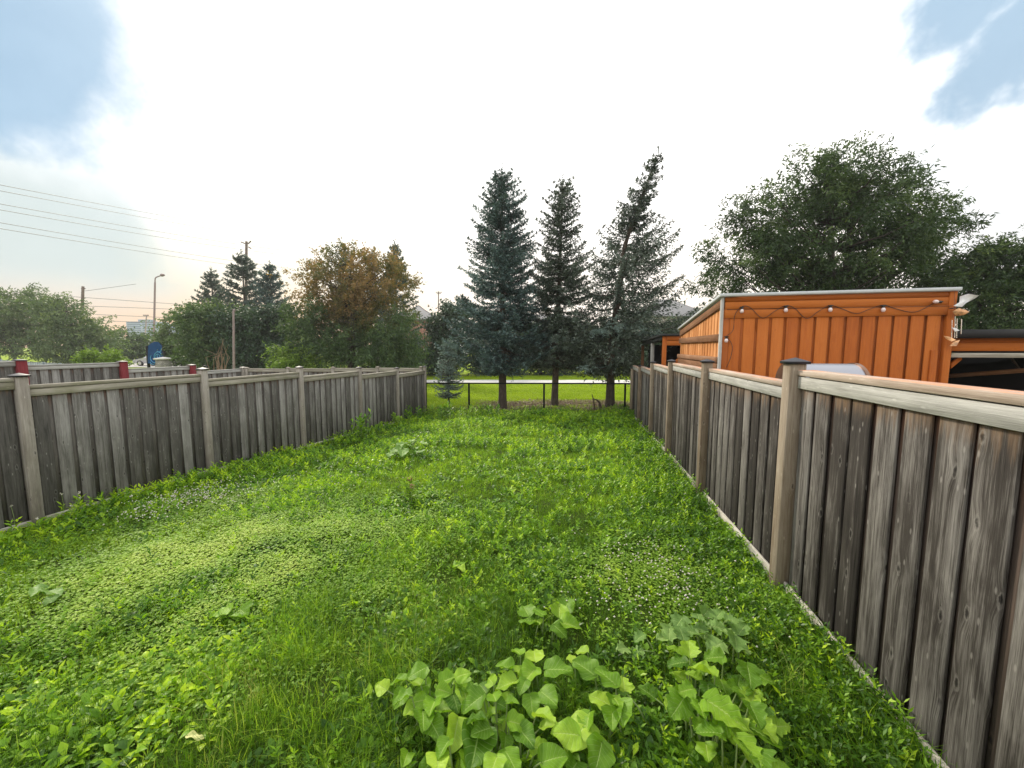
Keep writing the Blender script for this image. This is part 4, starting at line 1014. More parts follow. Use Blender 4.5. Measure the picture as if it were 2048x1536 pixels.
# overhead lines
for k, (y0, y1, xe, ye) in enumerate(((373, 0, 236, 427), (385, 0, 222, 432), (412, 0, 262, 462), (424, 0, 246, 467), (450, 0, 290, 500), (462, 0, 282, 505))):
    za_, zb_ = 40, 70
    # the wire is a sagging cable; it runs on out of sight behind the trees
    pa, pb = P(-60, y0 - 15, za_), P(xe + 300, ye + 38 + (k % 2) * 2, zb_ + 45)
    u = np.linspace(0, 1, 20)[:, None]; pts = pa * (1 - u) + pb * u + np.array([0, 0, -1.0]) * (1.2 * 4 * u * (1 - u)) * .3
    b = MB(); b.tube(pts, .032, 4, cap=False); o = b.build('power_line', M['wire'])
    tag(o, ('uppermost', 'second from top', 'third from top', 'fourth from top', 'fifth from top', 'lowest')[k] + ' of six high overhead cables at the upper left', 'power line', 'overhead cables')
for k, (xa, ya_, xb, yb_, lab) in enumerate(((-40, 580, 420, 613, 'thin cable passing the top of the left tree'), (170, 612, 420, 621, 'cable crossing the street lamp column midway'), (190, 629, 400, 638, 'cable just above the apartment tower'), (170, 582, 272, 568, 'single cable rising from the short utility pole'), (190, 641, 330, 646, 'lowest thin cable grazing the apartment tower'))):
    pa, pb = P(xa, ya_, 56), P(xb, yb_, 62); u = np.linspace(0, 1, 12)[:, None]
    b = MB(); b.tube(pa * (1 - u) + pb * u, .03, 4, cap=False); tag(b.build('power_line', M['wire']), lab, 'power line', 'street cables')

# blue sign
sg = thing('street_sign', 'arched deep blue sign board with pale swirl on black posts', 'sign', gp(311, 38))
Z = 38
out_px = [(295.5, 727), (295.5, 692), (299, 689), (303, 686), (308, 683.5), (314, 683.5), (319, 687), (322, 691), (326.5, 694), (326.5, 727)]
fw = np.array([-math.sin(YAW), math.cos(YAW), 0])
V = [P(x, y, Z) for x, y in out_px]; n = len(V); c = P(311, 708, Z); V = V + [v + fw * .12 for v in V] + [c, c + fw * .12]
b = MB(); b.add(V, [(k, (k + 1) % n, (k + 1) % n + n, k + n) for k in range(n)]); b.add(V, [((k + 1) % n, k, 2 * n) for k in range(n)] + [(k + n, (k + 1) % n + n, 2 * n + 1) for k in range(n)])
b.build('sign_board', M['sign_blue'], sg)
for px in (294, 327):
    b = MB(); q = P(px, 692, Z); g_ = float(gz(q[0], q[1])) - .2; b.box((q[0] - .09, q[1] - .09, g_), (.18, 0, 0), (0, .18, 0), (0, 0, q[2] - g_)); b.build('post', M['black_metal'], sg)
b = MB()
for (cx, cy, rx, ry, a0, a1) in ((316, 713, 8, 9, .2, 5.6), (315, 714, 5, 6, 1.0, 5.9), (317, 712, 3, 3.2, 2, 7), (312, 716, 11, 10, 2.6, 4.6), (307, 722, 7, 7, 3.4, 5.0), (318, 699, 5, 5, -2.5, .3)):
    pts = [P(cx + rx * math.cos(a), cy - ry * math.sin(a), Z - .03) for a in np.linspace(a0, a1, 16)]; b.tube(pts, .035, 5)
b.build('emblem', M['sign_light'], sg)
# stone pillar
sp = thing('stone_pillar', 'squat stacked stone pillar with a flat cap beside the blue sign', 'pillar', gp(331, 36))
q = gp(331, 36); zt = P(331, 719, 36)[2]
b = MB(); b.box(q - rt * .40 - fw * .4 - [0, 0, .3], rt * .80, fw * .8, (0, 0, zt - q[2] + .3)); b.build('shaft', M['stone'], sp)
b = MB(); b.box(np.array([q[0], q[1], zt]) - rt * .50 - fw * .50, rt * 1.0, fw * 1.0, (0, 0, .12))
tq = np.array([q[0], q[1], zt + .12]); cs = [tq + rt * i * .47 + fw * j * .47 for i, j in ((-1, -1), (1, -1), (1, 1), (-1, 1))]
b.add(cs + [tq + np.array([0, 0, .14])], [(0, 1, 4), (1, 2, 4), (2, 3, 4), (3, 0, 4)]); b.build('cap', M['concrete'], sp)

# silver car
def car(label, pf, ln, depth):
    """pf = pixel of the front bumper; car lies along the view's left-right direction"""
    g0 = P(pf, 728, depth); gr_ = float(gz(g0[0], g0[1])) + .03
    root = thing('parked_car', label, 'car', (g0[0] + rt[0] * ln / 2, g0[1] + rt[1] * ln / 2, gr_))
    T = lambda u, v, w_: np.array([g0[0], g0[1], gr_]) + rt * u + fw * v + np.array([0, 0, w_])
    W = 1.8
    body = [(0.05, .28), (0, .5), (.12, .68), (.9, .86), (1.35, .93), (4.2, .98), (4.62, .92), (4.72, .6), (4.68, .3)]
    def ext(prof, v0, v1, inset=0.0):
        b = MB(); n = len(prof); V = [T(u, v0 + (inset if w_ > .9 else 0) + .08 * (w_ < .4), w_) for u, w_ in prof] + [T(u, v1 - (inset if w_ > .9 else 0) - .08 * (w_ < .4), w_) for u, w_ in prof]
        b.add(V, [(k, k + n, (k + 1) % n + n, (k + 1) % n) for k in range(n)])
        c0 = np.mean(V[:n], axis=0); c1 = np.mean(V[n:], axis=0); V2 = V + [c0, c1]
        b.add(V2, [(k, (k + 1) % n, 2 * n) for k in range(n)] + [((k + 1) % n + n, k + n, 2 * n + 1) for k in range(n)]); return b
    ext(body, 0, W).build('body', M['car_paint'], root, bevel=.03)
    cab = [(1.15, .90), (1.95, 1.36), (2.4, 1.44), (3.3, 1.42), (4.15, .96)]
    ext(cab, .08, W - .08, .12).build('cabin', M['car_paint'], root, bevel=.03)
    wn = [(1.45, .96), (2.02, 1.31), (2.55, 1.37), (2.55, .96)]; wn2 = [(2.65, .96), (2.65, 1.37), (3.2, 1.35), (3.8, 1.0)]
    for w_ in (wn, wn2):
        ext(w_, .13, .19).build('side_window', M['car_glass'], root)
    V = [T(1.17, .25, .93), T(1.17, W - .25, .93), T(1.93, W - .3, 1.36), T(1.93, .3, 1.36)]; V = [v + np.array([0, 0, .02]) - rt * .02 for v in V]
    b = MB(); b.add(V + [v - rt * -.02 for v in V], [(0, 1, 2, 3), (4, 7, 6, 5), (0, 4, 5, 1), (3, 2, 6, 7)]); b.build('windscreen', M['car_glass'], root)
    for u in (.85, 3.85):
        for v in (.0, W - .2):
            b = MB(); c = T(u, v - .01, .32); b.tube([c, c + fw * .22], .32, 20); ty = b.build('wheel', M['rubber'], root)
            b = MB(); cc = c - fw * .012 if v < 1 else c + fw * .21; b.tube([cc, cc + fw * .022], .2, 14); b.build('rim', M['alloy'], ty)
    for v in (.12, W - .42):
        b = MB(); b.box(T(.02, v, .6), rt * .2, fw * .3, (0, 0, .12)); b.build('headlight', M['lamp_glass'], root, bevel=.02)
    b = MB(); b.box(T(-.012, .5, .33), rt * .1, fw * .8, (0, 0, .14)); b.build('grille', M['black_metal'], root)
car('silver sedan parked on the pale road behind the blue sign', 265, 4.7, 45)

# towers and houses
def tower(label, px0, px1, row, z, storeys, seed):
    a = P(px0, row, z); c = P(px1, row, z); gzv = float(gz(a[0], a[1])); w_ = np.linalg.norm(c - a)
    t = thing('apartment_tower', label, 'building', (a[0], a[1], gzv))
    b = MB(); b.box([a[0], a[1], gzv - 3], c - a, fw * 18, (0, 0, a[2] - gzv + 3)); b.build('wall', M['tower'], t)
    b = MB(); b.box(a + (c - a) * .3 + fw * 4, (c - a) * .4, fw * 8, (0, 0, z * .006)); b.build('roof_housing', M['tower'], t)
    hs = (a[2] - gzv) / storeys; u = (c - a) / w_
    for k in range(storeys):
        b = MB(); zz = gzv + k * hs + hs * .3
        for (s0, s1) in ((.04, .50), (.56, .66), (.70, .96)):
            b.box(np.array([a[0], a[1], zz]) + (c - a) * s0 - fw * .15, (c - a) * (s1 - s0), fw * .1, (0, 0, hs * .45))
        b.build('window_band', M['tower_dark'], t)
tower('pale blue grey apartment tower on the horizon, left of the street lamp', 252, 309, 643, 420, 14, 1)
tower('partly hidden grey tower on the horizon, right of the street lamp', 330, 372, 648, 460, 12, 2)
def house(label, px0, px1, eave, ridge, z, wall, depth=9):
    a = P(px0, eave, z); c = P(px1, eave, z); g_ = float(gz(a[0], a[1])); rz = P(px0, ridge, z)[2]
    t = thing('house', label, 'house', (a[0], a[1], g_))
    b = MB(); b.box([a[0], a[1], g_ - .3], c - a, fw * depth, (0, 0, a[2] - g_ + .3)); b.build('wall', M[wall], t)
    u = norm(c - a); a2 = a - u * .5 - fw * .5; c2 = c + u * .5 - fw * .5; d2 = fw * (depth + 1); up = np.array([0, 0, rz - a[2]])
    m1 = (a2 + d2 * .5) + u * 4.2 + up; m2 = (c2 + d2 * .5) - u * 4.2 + up
    V = [a2, c2, c2 + d2, a2 + d2, m1, m2]; lo = [v - np.array([0, 0, .25]) for v in V[:4]]
    b = MB(); b.add(V, [(0, 1, 5, 4), (2, 3, 4, 5)]); b.add(V, [(1, 2, 5), (3, 0, 4)]); b.add(V[:4] + lo, [(0, 4, 5, 1), (1, 5, 6, 2), (2, 6, 7, 3), (3, 7, 4, 0), (4, 7, 6, 5)]); b.build('roof', M['shingle'], t)
    W_ = np.linalg.norm(c - a); n = int(W_ / 3.2)
    for s in np.linspace(.1, .9, max(2, n)):
        for hz_ in (1.0, 3.9):
            if g_ + hz_ + 1.4 > a[2]: continue
            q = np.array([a[0], a[1], g_ + hz_]) + (c - a) * s
            b = MB(); b.box(q - fw * .06, u * 1.2, fw * .08, (0, 0, 1.5)); f_ = b.build('window', M['wframe'], t)
            b = MB()
            for i in range(2):
                for j in range(3): b.box(q - fw * .075 + u * (.08 + i * .54) + np.array([0, 0, .08 + j * .47]), u * .5, fw * .04, (0, 0, .42))
            b.build('pane', M['pane'], f_)
house('brick house with hipped grey roof glimpsed left of the dark round tree', 780, 868, 638, 605, 62, 'brick')
house('pale house with grey hipped roof glimpsed right of the leaning spruce', 1290, 1420, 632, 590, 58, 'render', 11)
house('house hidden behind the middle spruces, only roof showing through', 1020, 1180, 655, 625, 66, 'brick')

# ------------------------------------------------------------------ yard vegetation
def inside(x, y):
    xl = LP[1][0] + (LP[-1][0] - LP[1][0]) * (y - LP[1][1]) / (LP[-1][1] - LP[1][1])
    xr = RP[1][0] + (RP[-1][0] - RP[1][0]) * (y - RP[1][1]) / (RP[-1][1] - RP[1][1])
    return (x > xl + 0.05) & (x < xr - 0.05)
def scatter(r0, r1, dens, yard=True, ymax=18.0):
    lo, hi = -8.2, 1.9
    n = int(dens * (hi - lo) * (min(ymax, r1) + 0.5)); x = RNG.uniform(lo, hi, n); y = RNG.uniform(-0.5, min(ymax, r1), n)
    d = np.hypot(x, y)
    ok = (d >= r0) & (d < r1) & inside(x, y)
    # keep what the lens (and a step aside) can see
    dx = x * math.cos(YAW) + y * math.sin(YAW); dz = -x * math.sin(YAW) + y * math.cos(YAW)
    ok &= (dz > 0.35) & (np.abs(dx) < dz * 1.55 + 0.8)
    return x[ok], y[ok]
def patch_center(px, py): p = on_ground(px, py); return p[:2]
cA = patch_center(470, 1105); cB = patch_center(330, 1180); cC = patch_center(700, 1060)
def cloverf(x, y):
    f = np.zeros_like(x)
    for c, rx, ry, w_ in ((cA, 1.5, 1.2, 1.0), (cB, 1.2, .7, .9), (cC, 1.3, .9, .55), (patch_center(1300, 1160), 1.0, .7, .4), (patch_center(430, 1010), 1.3, .8, .55)):
        f = np.maximum(f, w_ * np.exp(-(((x - c[0]) / rx) ** 2 + ((y - c[1]) / ry) ** 2)))
    return np.clip(f * (0.15 + 1.5 * vnoise(x, y, 1.9, 9)) * (.6 + .7 * vnoise(x, y, 6.0, 10)), 0, 1)
def blades(mb, x, y, h, w_, rnd, seg=2, lean=0.5):
    n = len(x); z = gz(x, y) - 0.01; B = np.stack([x, y, z], -1)
    a = RNG.uniform(0, 6.283, n); dr = np.stack([np.cos(a), np.sin(a), np.zeros(n)], -1)
    b2 = RNG.uniform(0, 6.283, n); sd = np.stack([np.cos(b2), np.sin(b2), np.zeros(n)], -1)
    ln = (RNG.random(n) ** 1.3) * lean * 2
    V = []
    for k in range(seg + 1):
        t = k / seg
        c = B + dr * (ln * h * t ** 1.8)[:, None] + np.array([0, 0, 1.0]) * (h * t * (1 - 0.25 * ln * t))[:, None]
        ww = w_ * (1 - t ** 1.5) * .5
        if k < seg: V += [c - sd * ww[:, None], c + sd * ww[:, None]]
        else: V += [c]
    V = np.stack(V, 1); m = 2 * seg + 1; base = np.arange(n)[:, None] * m
    for k in range(seg - 1):
        q = base + np.array([[2 * k, 2 * k + 1, 2 * k + 3, 2 * k + 2]])
        mb_f = q
        if k == 0: Q = [q]
        else: Q.append(q)
    T_ = base + np.array([[2 * seg - 2, 2 * seg - 1, 2 * seg]])
    Vf = V.reshape(-1, 3); rr = np.repeat(rnd, m)
    if seg > 1:
        nv0 = mb.nv; mb.add(Vf, np.concatenate(Q), None, rr)
        mb.F.append(T_ + nv0); mb.U.append(np.zeros((T_.size, 2)))
    else: mb.add(Vf, T_, None, rr)
def fence_side(x, y):
    xr = RP[1][0] + (RP[-1][0] - RP[1][0]) * (y - RP[1][1]) / (RP[-1][1] - RP[1][1])
    xl = LP[1][0] + (LP[-1][0] - LP[1][0]) * (y - LP[1][1]) / (LP[-1][1] - LP[1][1])
    return sst(-(xr - x), -1.6, -.2), sst(-(x - xl), -1.3, -.2)
gb_ = MB()
for r0, r1, dens, ws, seg in ((0.5, 3.0, 6500, 1.0, 3), (3.0, 4.5, 5200, 1.15, 3), (4.5, 7, 3400, 1.5, 2), (7, 10, 1900, 2.1, 2), (10, 19, 1000, 3.0, 2)):
    x, y = scatter(r0, r1, dens)
    cf = cloverf(x, y); k = RNG.random(len(x)) > np.maximum(cf * .5, .6 * fence_side(x, y)[0]); x, y, cf = x[k], y[k], cf[k]
    n1 = vnoise(x, y, 1.1, 1); n2 = vnoise(x, y, 4.0, 2)
    k = RNG.random(len(x)) < np.clip(.45 + 1.1 * n2, 0, 1); x, y, cf, n1, n2 = x[k], y[k], cf[k], n1[k], n2[k]
    nearf = sst(-np.hypot(x, y), -6, -2.5)
    h = (0.045 + 0.085 * RNG.random(len(x))) * (.55 + .5 * n1 + .6 * n2) * (0.9 + .4 * nearf) * (1 - .45 * cf) * (1 - .22 * sst(np.hypot(x, y), 3, 5))
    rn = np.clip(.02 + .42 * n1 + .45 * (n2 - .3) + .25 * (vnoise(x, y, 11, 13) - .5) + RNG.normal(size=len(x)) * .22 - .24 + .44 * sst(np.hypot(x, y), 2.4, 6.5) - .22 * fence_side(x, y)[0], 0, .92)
    dry = RNG.random(len(x)) < .025 + .05 * (vnoise(x, y, .9, 12) > .62); rn[dry] = 1.0
    for (qx, qy, ra, am) in ((740, 1245, .75, .30), (100, 1225, .45, .3), (560, 1400, .4, .25), (1010, 1130, .5, .18), (1480, 1330, .35, .3), (880, 1010, .6, .15)):
        pc = patch_center(qx, qy); dd_ = np.exp(-(np.hypot(x - pc[0], y - pc[1]) / ra) ** 2)
        rn[RNG.random(len(x)) < am * .45 * dd_] = 1.0
    blades(gb_, x, y, h, 0.0045 * ws * RNG.uniform(.7, 1.4, len(x)), rn, seg, .8)
tag(gb_.build('grass', M['grass']), 'uneven rough grass growing over the whole yard', 'grass', kind='stuff')

# clover carpet
cb = MB()
for r0, r1, dens, sc in ((0.5, 4.5, 7000, 1.0), (4.5, 8, 4600, 1.25), (8, 13, 800, 1.9)):
    x, y = scatter(r0, r1, dens); cf = cloverf(x, y) 
    k = RNG.random(len(x)) < np.clip(cf * 1.3, 0, 1); x, y, cf = x[k], y[k], cf[k]; n = len(x)
    hgt = .012 + .055 * RNG.random(n) + .03 * vnoise(x, y, 3, 6)
    C0 = np.stack([x, y, gz(x, y) + hgt], -1); a0 = RNG.uniform(0, 6.28, n); rb = np.clip(.12 + .75 * cf + .25 * (vnoise(x, y, 5, 8) - .5) + RNG.normal(size=n) * .17, 0, 1)
    for q in range(3):
        a = a0 + q * 2.094; D = np.stack([np.cos(a), np.sin(a), .15 + RNG.normal(size=n) * .25], -1)
        up = norm(np.stack([RNG.normal(size=n) * .25, RNG.normal(size=n) * .25, np.ones(n)], -1))
        leaf_quads(cb, C0, D, (.0125 * sc * RNG.uniform(.7, 1.3, n)), .0135 * sc, rb, up, .12)
tag(cb.build('clover', M['clover']), 'pale lime clover carpet in the middle left of the yard', 'clover', kind='stuff')

# broad leaved weeds scattered through the grass
def curved_leaves(mb, B, D, L, W, rnd, up0=1.0, seg=4, arch=.8, wave=0.0, shape='lance'):
    """leaf blades that leave B along D, arch over, seg segments with a keel"""
    n = len(B); D = D.copy(); D[:, 2] = 0; D = norm(D); Sd = np.stack([-D[:, 1], D[:, 0], np.zeros(n)], -1)
    L = np.broadcast_to(L, (n,)); W = np.broadcast_to(W, (n,)); up0 = np.broadcast_to(up0, (n,)); arch = np.broadcast_to(arch, (n,))
    V = []
    for k in range(seg + 1):
        t = k / seg; el = up0 - arch * t * 1.6
        if k == 0: pos = B.copy(); el_prev = el
        else:
            e = (el + el_prev) / 2; pos = pos + (D * np.cos(e)[:, None] + np.array([0, 0, 1.0]) * np.sin(e)[:, None]) * (L / seg)[:, None]; el_prev = el
        prof = {'lance': math.sin(math.pi * min(1, (t * .93 + .05))) ** .8, 'spoon': (math.sin(math.pi * t ** 1.7 * .96 + .03)) if t > 0 else .12}[shape]
        wv = W * .5 * prof * (1 + wave * math.sin(9 * t + 1.2) * .5)
        nup = -D * np.sin(el)[:, None] + np.array([0, 0, 1.0]) * np.cos(el)[:, None]
        V += [pos - Sd * wv[:, None] + nup * (wv * .35)[:, None], pos, pos + Sd * wv[:, None] + nup * (wv * .35)[:, None]]
    V = np.stack(V, 1); m = 3 * (seg + 1); base = np.arange(n)[:, None] * m; Q = []
    for k in range(seg):
        for j in (0, 1): Q.append(base + np.array([[3 * k + j, 3 * k + j + 1, 3 * k + j + 4, 3 * k + j + 3]]))
    mb.add(V.reshape(-1, 3), np.concatenate(Q), None, np.repeat(rnd, m))
wb = MB(); cBL = patch_center(170, 1400)
for r0, r1, dens, sc, seg in ((0.5, 4, 260, .9, 7), (4, 7, 170, 1.0, 5), (7, 18, 80, 1.25, 3)):
    x, y = scatter(r0, r1, dens); fr, fl_ = fence_side(x, y)
    keep = RNG.random(len(x)) < np.clip((vnoise(x, y, 1.3, 15) - .38) * 2.0 + (np.hypot(x - cBL[0], y - cBL[1]) < 1.3) * .35 + .9 * fr + .7 * fl_ + .3 * sst(-(y), -3.2, -1.2) - cloverf(x, y) * .8, 0.03, 1)
    x, y, fr = x[keep], y[keep], fr[keep]
    per = RNG.integers(6, 12, len(x)); i = np.repeat(np.arange(len(x)), per); n = len(i)
    a = RNG.uniform(0, 6.28, n); D = np.stack([np.cos(a), np.sin(a), 0 * a], -1)
    kindr = RNG.random(len(x))[i]; B = np.stack([x[i] + .01 * D[:, 0], y[i] + .01 * D[:, 1], gz(x[i], y[i])], -1)
    cl_ = np.clip(RNG.normal(size=len(x)) * .27 + .42 + .25 * (vnoise(x, y, .8, 16) - .5), 0, 1)
    big_ = sst(-np.hypot((x - cBL[0]) / 1.5, (y - cBL[1]) / .9), -1.2, -.3); rn = np.clip(cl_[i] + RNG.normal(size=n) * .12 + .28 * (kindr > .72) - .16 * fr[i] + .42 * big_[i] * (kindr > .3), 0, 1)
    curved_leaves(wb, B, D, sc * RNG.uniform(.05, .14, n) * (1 - .3 * fr[i]) * (1 + .1 * big_[i]), sc * RNG.uniform(.014, .030, n) * (1 + .15 * big_[i]), rn, RNG.uniform(.5, 1.35, n), seg, RNG.uniform(.3, .9, n), 1.1, 'spoon' )
tag(wb.build('weeds', M['weed']), 'broad leaved weeds and dandelion rosettes mixed through the grass', 'weeds', kind='stuff')

# upright leafy weeds, densest along both fences
ub = MB()
for r0, r1, dens, sc in ((0.5, 4, 360, .95), (4, 8, 240, 1.25), (8, 18, 110, 1.8)):
    x, y = scatter(r0, r1, dens); fr, fl_ = fence_side(x, y)
    endf = sst(y, 13.2, 14.6)
    keep = RNG.random(len(x)) < np.clip(.75 * fr + .35 * fl_ + .36 + (vnoise(x, y, 1.0, 18) - .5) * 1.3 + .35 * endf - .5 * cloverf(x, y), 0.04, 1)
    x, y, fr = x[keep], y[keep], fr[keep]; m = len(x)
    h = sc * (RNG.uniform(.05, .12, m) + .07 * fr * RNG.random(m)) * (.7 + .5 * vnoise(x, y, 2.2, 19)); la = RNG.uniform(0, 6.28, m); lk = RNG.uniform(0, .5, m)
    per = 12; u = np.tile((np.arange(per) + .5) / per, m); i = np.repeat(np.arange(m), per); n = len(i)
    C0 = np.stack([x[i] + np.cos(la[i]) * lk[i] * h[i] * u, y[i] + np.sin(la[i]) * lk[i] * h[i] * u, gz(x[i], y[i]) + h[i] * u], -1)
    a = np.tile(np.arange(per) * 2.4, m) + la[i]; D = np.stack([np.cos(a), np.sin(a), .35 + .5 * u + RNG.normal(size=n) * .25], -1)
    rn = np.clip((RNG.normal(size=m) * .30 + .34 + .16 * sst(np.hypot(x, y), 3, 7) - .22 * fr)[i] + .28 * u + RNG.normal(size=n) * .08, 0, 1)
    leaf_quads(ub, C0, D, sc * RNG.uniform(.025, .055, n), sc * RNG.uniform(.010, .019, n), rn, norm(np.stack([RNG.normal(size=n) * .4, RNG.normal(size=n) * .4, np.ones(n)], -1)))
tag(ub.build('undergrowth', M['weed']), 'dense small leaved undergrowth creeping along the fence feet', 'undergrowth', kind='stuff')

# white clover blossoms
def blossoms():
    fb = MB(); pts = []
    for (px, py, rx, ry, n) in ((370, 1005, .8, .35, 260), (440, 985, .6, .35, 130), (300, 1035, .5, .3, 90), (1330, 1180, .5, .5, 170), (1290, 1120, .6, .4, 90), (950, 950, 3, 2.0, 100), (640, 960, 1.5, 1.0, 60), (1250, 1240, .5, .3, 60)):
        c = on_ground(px, py)
        for _ in range(n): pts.append((c[0] + RNG.normal() * rx * .6, c[1] + RNG.normal() * ry * .6))
    pts = np.array(pts); pts = pts[inside(pts[:, 0], pts[:, 1])]
    ico = np.array([(0, 0, 1), (1, 0, 0), (0, 1, 0), (-1, 0, 0), (0, -1, 0), (0, 0, -1)], float); fc = np.array([(0, 1, 2), (0, 2, 3), (0, 3, 4), (0, 4, 1), (5, 2, 1), (5, 3, 2), (5, 4, 3), (5, 1, 4)])
    for x, y in pts:
        d = math.hypot(x, y); r = RNG.uniform(.0045, .0085) * (1 + d * .09)
        fb.add(ico * r * [1, 1, .9] + [x, y, float(gz(x, y)) + RNG.uniform(.07, .13)], fc, None, RNG.random())
    tag(fb.build('clover_blossoms', M['white_flower']), 'tiny white clover blossoms dotted over the grass', 'blossoms', kind='stuff')
blossoms()

# field grass beyond the chain link fence
fb = MB(); n = 150000; px = RNG.uniform(620, 1420, n); zz = 15.8 + (RNG.random(n) ** 1.5) * 24
pp = CO + (CR @ np.stack([(px - 1024) / F, np.zeros(n), -np.ones(n)])).T * zz[:, None]
x, y = pp[:, 0], pp[:, 1]; ok = ((x - CLA[0]) * -CLd[1] + (y - CLA[1]) * CLd[0] > 0.1) & ~((zz > 31.3) & (zz < 35.3)); x, y, zz = x[ok], y[ok], zz[ok]
lit = np.exp(-((y - 18.0) / 1.9) ** 2) * np.exp(-((x + 2.0) / 2.6) ** 4); k_ = RNG.random(len(x)) > lit * .85; x, y, zz = x[k_], y[k_], zz[k_]
blades(fb, x, y, RNG.uniform(.04, .10, len(x)), .018 * (zz / 17), np.clip(.3 + .5 * vnoise(x, y, .8, 21) + RNG.normal(size=len(x)) * .15, 0, 1), 2, .5)
tag(fb.build('field_grass', M['lawn']), 'bright mown grass beyond the chain link fence', 'grass', kind='stuff')
# litter of dead leaves and twigs under the spruces
lb_ = MB(); C0 = []
for (bs, n, s) in ((b1_, 5000, 1.0), (b2_, 6500, 1.1), (b3_, 4000, .7)):
    q = bs[:2] + np.stack([RNG.normal(size=n) * s, RNG.uniform(-1.0, 2.8, n)], -1); C0.append(q)
q = np.concatenate(C0); C = np.stack([q[:, 0], q[:, 1], gz(q[:, 0], q[:, 1]) + RNG.uniform(.05, .16, len(q))], -1)
D = RNG.normal(size=C.shape) * [1, 1, .25]; leaf_quads(lb_, C, D, RNG.uniform(.05, .13, len(C)), RNG.uniform(.015, .05, len(C)), RNG.random(len(C)), norm(RNG.normal(size=C.shape) * .4 + [0, 0, 1]))
tag(lb_.build('leaf_litter', M['litter']), 'brown dead leaves and twigs under the spruces', 'leaf litter', kind='stuff')
# broken dead sticks
ds = thing('dead_branch', 'forked dead stump sticks standing by the leaning spruce trunk', 'dead branch', gp(1200, 16.9))
b = MB(); b.tube([P(1203, 826, 16.7), P(1199, 805, 16.7), P(1194, 800, 16.7), P(1186, 797, 16.7)], [.06, .05, .035, .02], 7); b.tube([P(1190, 822, 16.7), P(1187, 800, 16.7), P(1184, 788, 16.7)], [.04, .03, .015], 6)
b.tube([P(1212, 824, 16.8), P(1214, 808, 16.8), P(1222, 803, 16.8)], [.05, .035, .02], 6); b.build('stick', M['bark'], ds, smooth=True)

# ------------------------------------------------------------------ individual broad leaved plants
def big_leaf(mb, c, az, tilt, L, W, rnd, lobed=0.0, cup=0.3, seed=0, roll=0.0):
    rs = np.random.default_rng(seed); nu, nv = 13, 26
    u = np.linspace(0, 1, nv)[:, None]; s = np.linspace(-1, 1, nu)[None]
    half = W * .5 * np.sin(np.pi * np.clip(u, 0, 1) ** 0.62) ** .62 * (1 + .0 * s)
    half = half * (1 + lobed * .30 * np.sin(u * 24 + rs.random() * 6)) * (1 + .045 * np.sin(u * 13 + rs.random() * 6))
    x = s * half; y = u * L - .12 * L * (np.abs(s) ** 2) * (1 - u) * 0.9
    z = cup * np.abs(s) ** 1.5 * half + np.sin(u * 7 + s * 2.5 + rs.random() * 6) * .05 * L * np.abs(s) + np.sin(u * (10 + 5 * rs.random()) + rs.random() * 6 + 2 * s) * .055 * L * np.abs(s) ** 2.5 - .18 * L * u ** 2 + .05 * L * u
    vein = -.010 * L * np.exp(-(np.abs(s) * 9) ** 2); z = z + vein + .004 * np.sin((u * 8 - np.abs(s) * 2.4) * 6.28) * (1 - np.abs(s)) * L / .2
    V = np.stack([x + 0 * y, y, z], -1).reshape(-1, 3); V[:, 1] -= L * .45
    Rm = np.array(Matrix.Rotation(az, 3, 'Z') @ Matrix.Rotation(tilt, 3, 'X') @ Matrix.Rotation(roll, 3, 'Y'))
    V = V @ Rm.T + c
    i = (np.arange(nv - 1)[:, None] * nu + np.arange(nu - 1)[None]).reshape(-1); Fq = np.stack([i, i + 1, i + nu + 1, i + nu], -1)
    rr = np.clip(rnd + .22 * np.exp(-(np.abs(np.broadcast_to(s, (nv, nu))) * 9) ** 2), 0, 1).reshape(-1)
    UU = np.stack([np.broadcast_to(s, (nv, nu)), np.broadcast_to(u, (nv, nu))], -1).reshape(-1, 2)
    mb.add(V, Fq, UU[Fq.reshape(-1)], rr)
    return np.array([0, -L * .45, 0]) @ Rm.T + c
def leafy_plant(name, label, crown, leaves, hr, size, mat, lobed=0, seed=0, extra=0, cat='plant', group=None, aspect=.95):
    rs = np.random.default_rng(seed)
    bs = [on_ground(*c) for c in crown]
    t = thing(name, label, cat, bs[0], group); lm = MB(); sm = MB()
    items = [(on_ground(px, py, rs.uniform(*hr)), sc) for px, py, sc in leaves]
    for _ in range(extra):
        q = items[rs.integers(len(items))][0] + rs.normal(size=3) * [.09, .09, 0] - [0, 0, rs.uniform(.05, .1)]; items.append((q, rs.uniform(.6, .95)))
    for k, (c, sc) in enumerate(items):
        b_ = bs[int(np.argmin([np.linalg.norm(c[:2] - q[:2]) for q in bs]))]
        dv = c[:2] - b_[:2]; az = math.atan2(dv[1], dv[0]) - math.pi / 2 + rs.normal() * .55
        L = size * sc * rs.uniform(.88, 1.1)
        q = big_leaf(lm, c, az, rs.uniform(-.3, .4), L, L * aspect, np.clip(rs.normal() * .28 + .42, 0, .9), lobed, rs.uniform(.05, .6), seed * 100 + k, rs.normal() * .25)
        kk_ = 0.0 if len(items) <= 4 else 1.0; gx_ = b_[:2] + (q[:2] - b_[:2]) * .75 * kk_ + rs.normal(size=2) * .02 * kk_; g = np.array([gx_[0], gx_[1], float(gz(*gx_))])
        mid = (g + q) / 2 + [0, 0, .02]
        sm.tube([g, mid, q], [.006, .0045, .003], 5, cap=False)
        sm.build('stem', M['stem'], t, smooth=True); sm = MB()
    lm.build('leaves', M[mat], t, smooth=True)
    if sm.nv: sm.build('stems', M['stem'], t, smooth=True)
    return t
Z1 = lambda l: [(700 + a / 3.413, 1150 + b / 3.413, s) for a, b, s in l]
Z2 = lambda l: [(1200 + a / 3.413, 1150 + b / 3.413, s) for a, b, s in l]
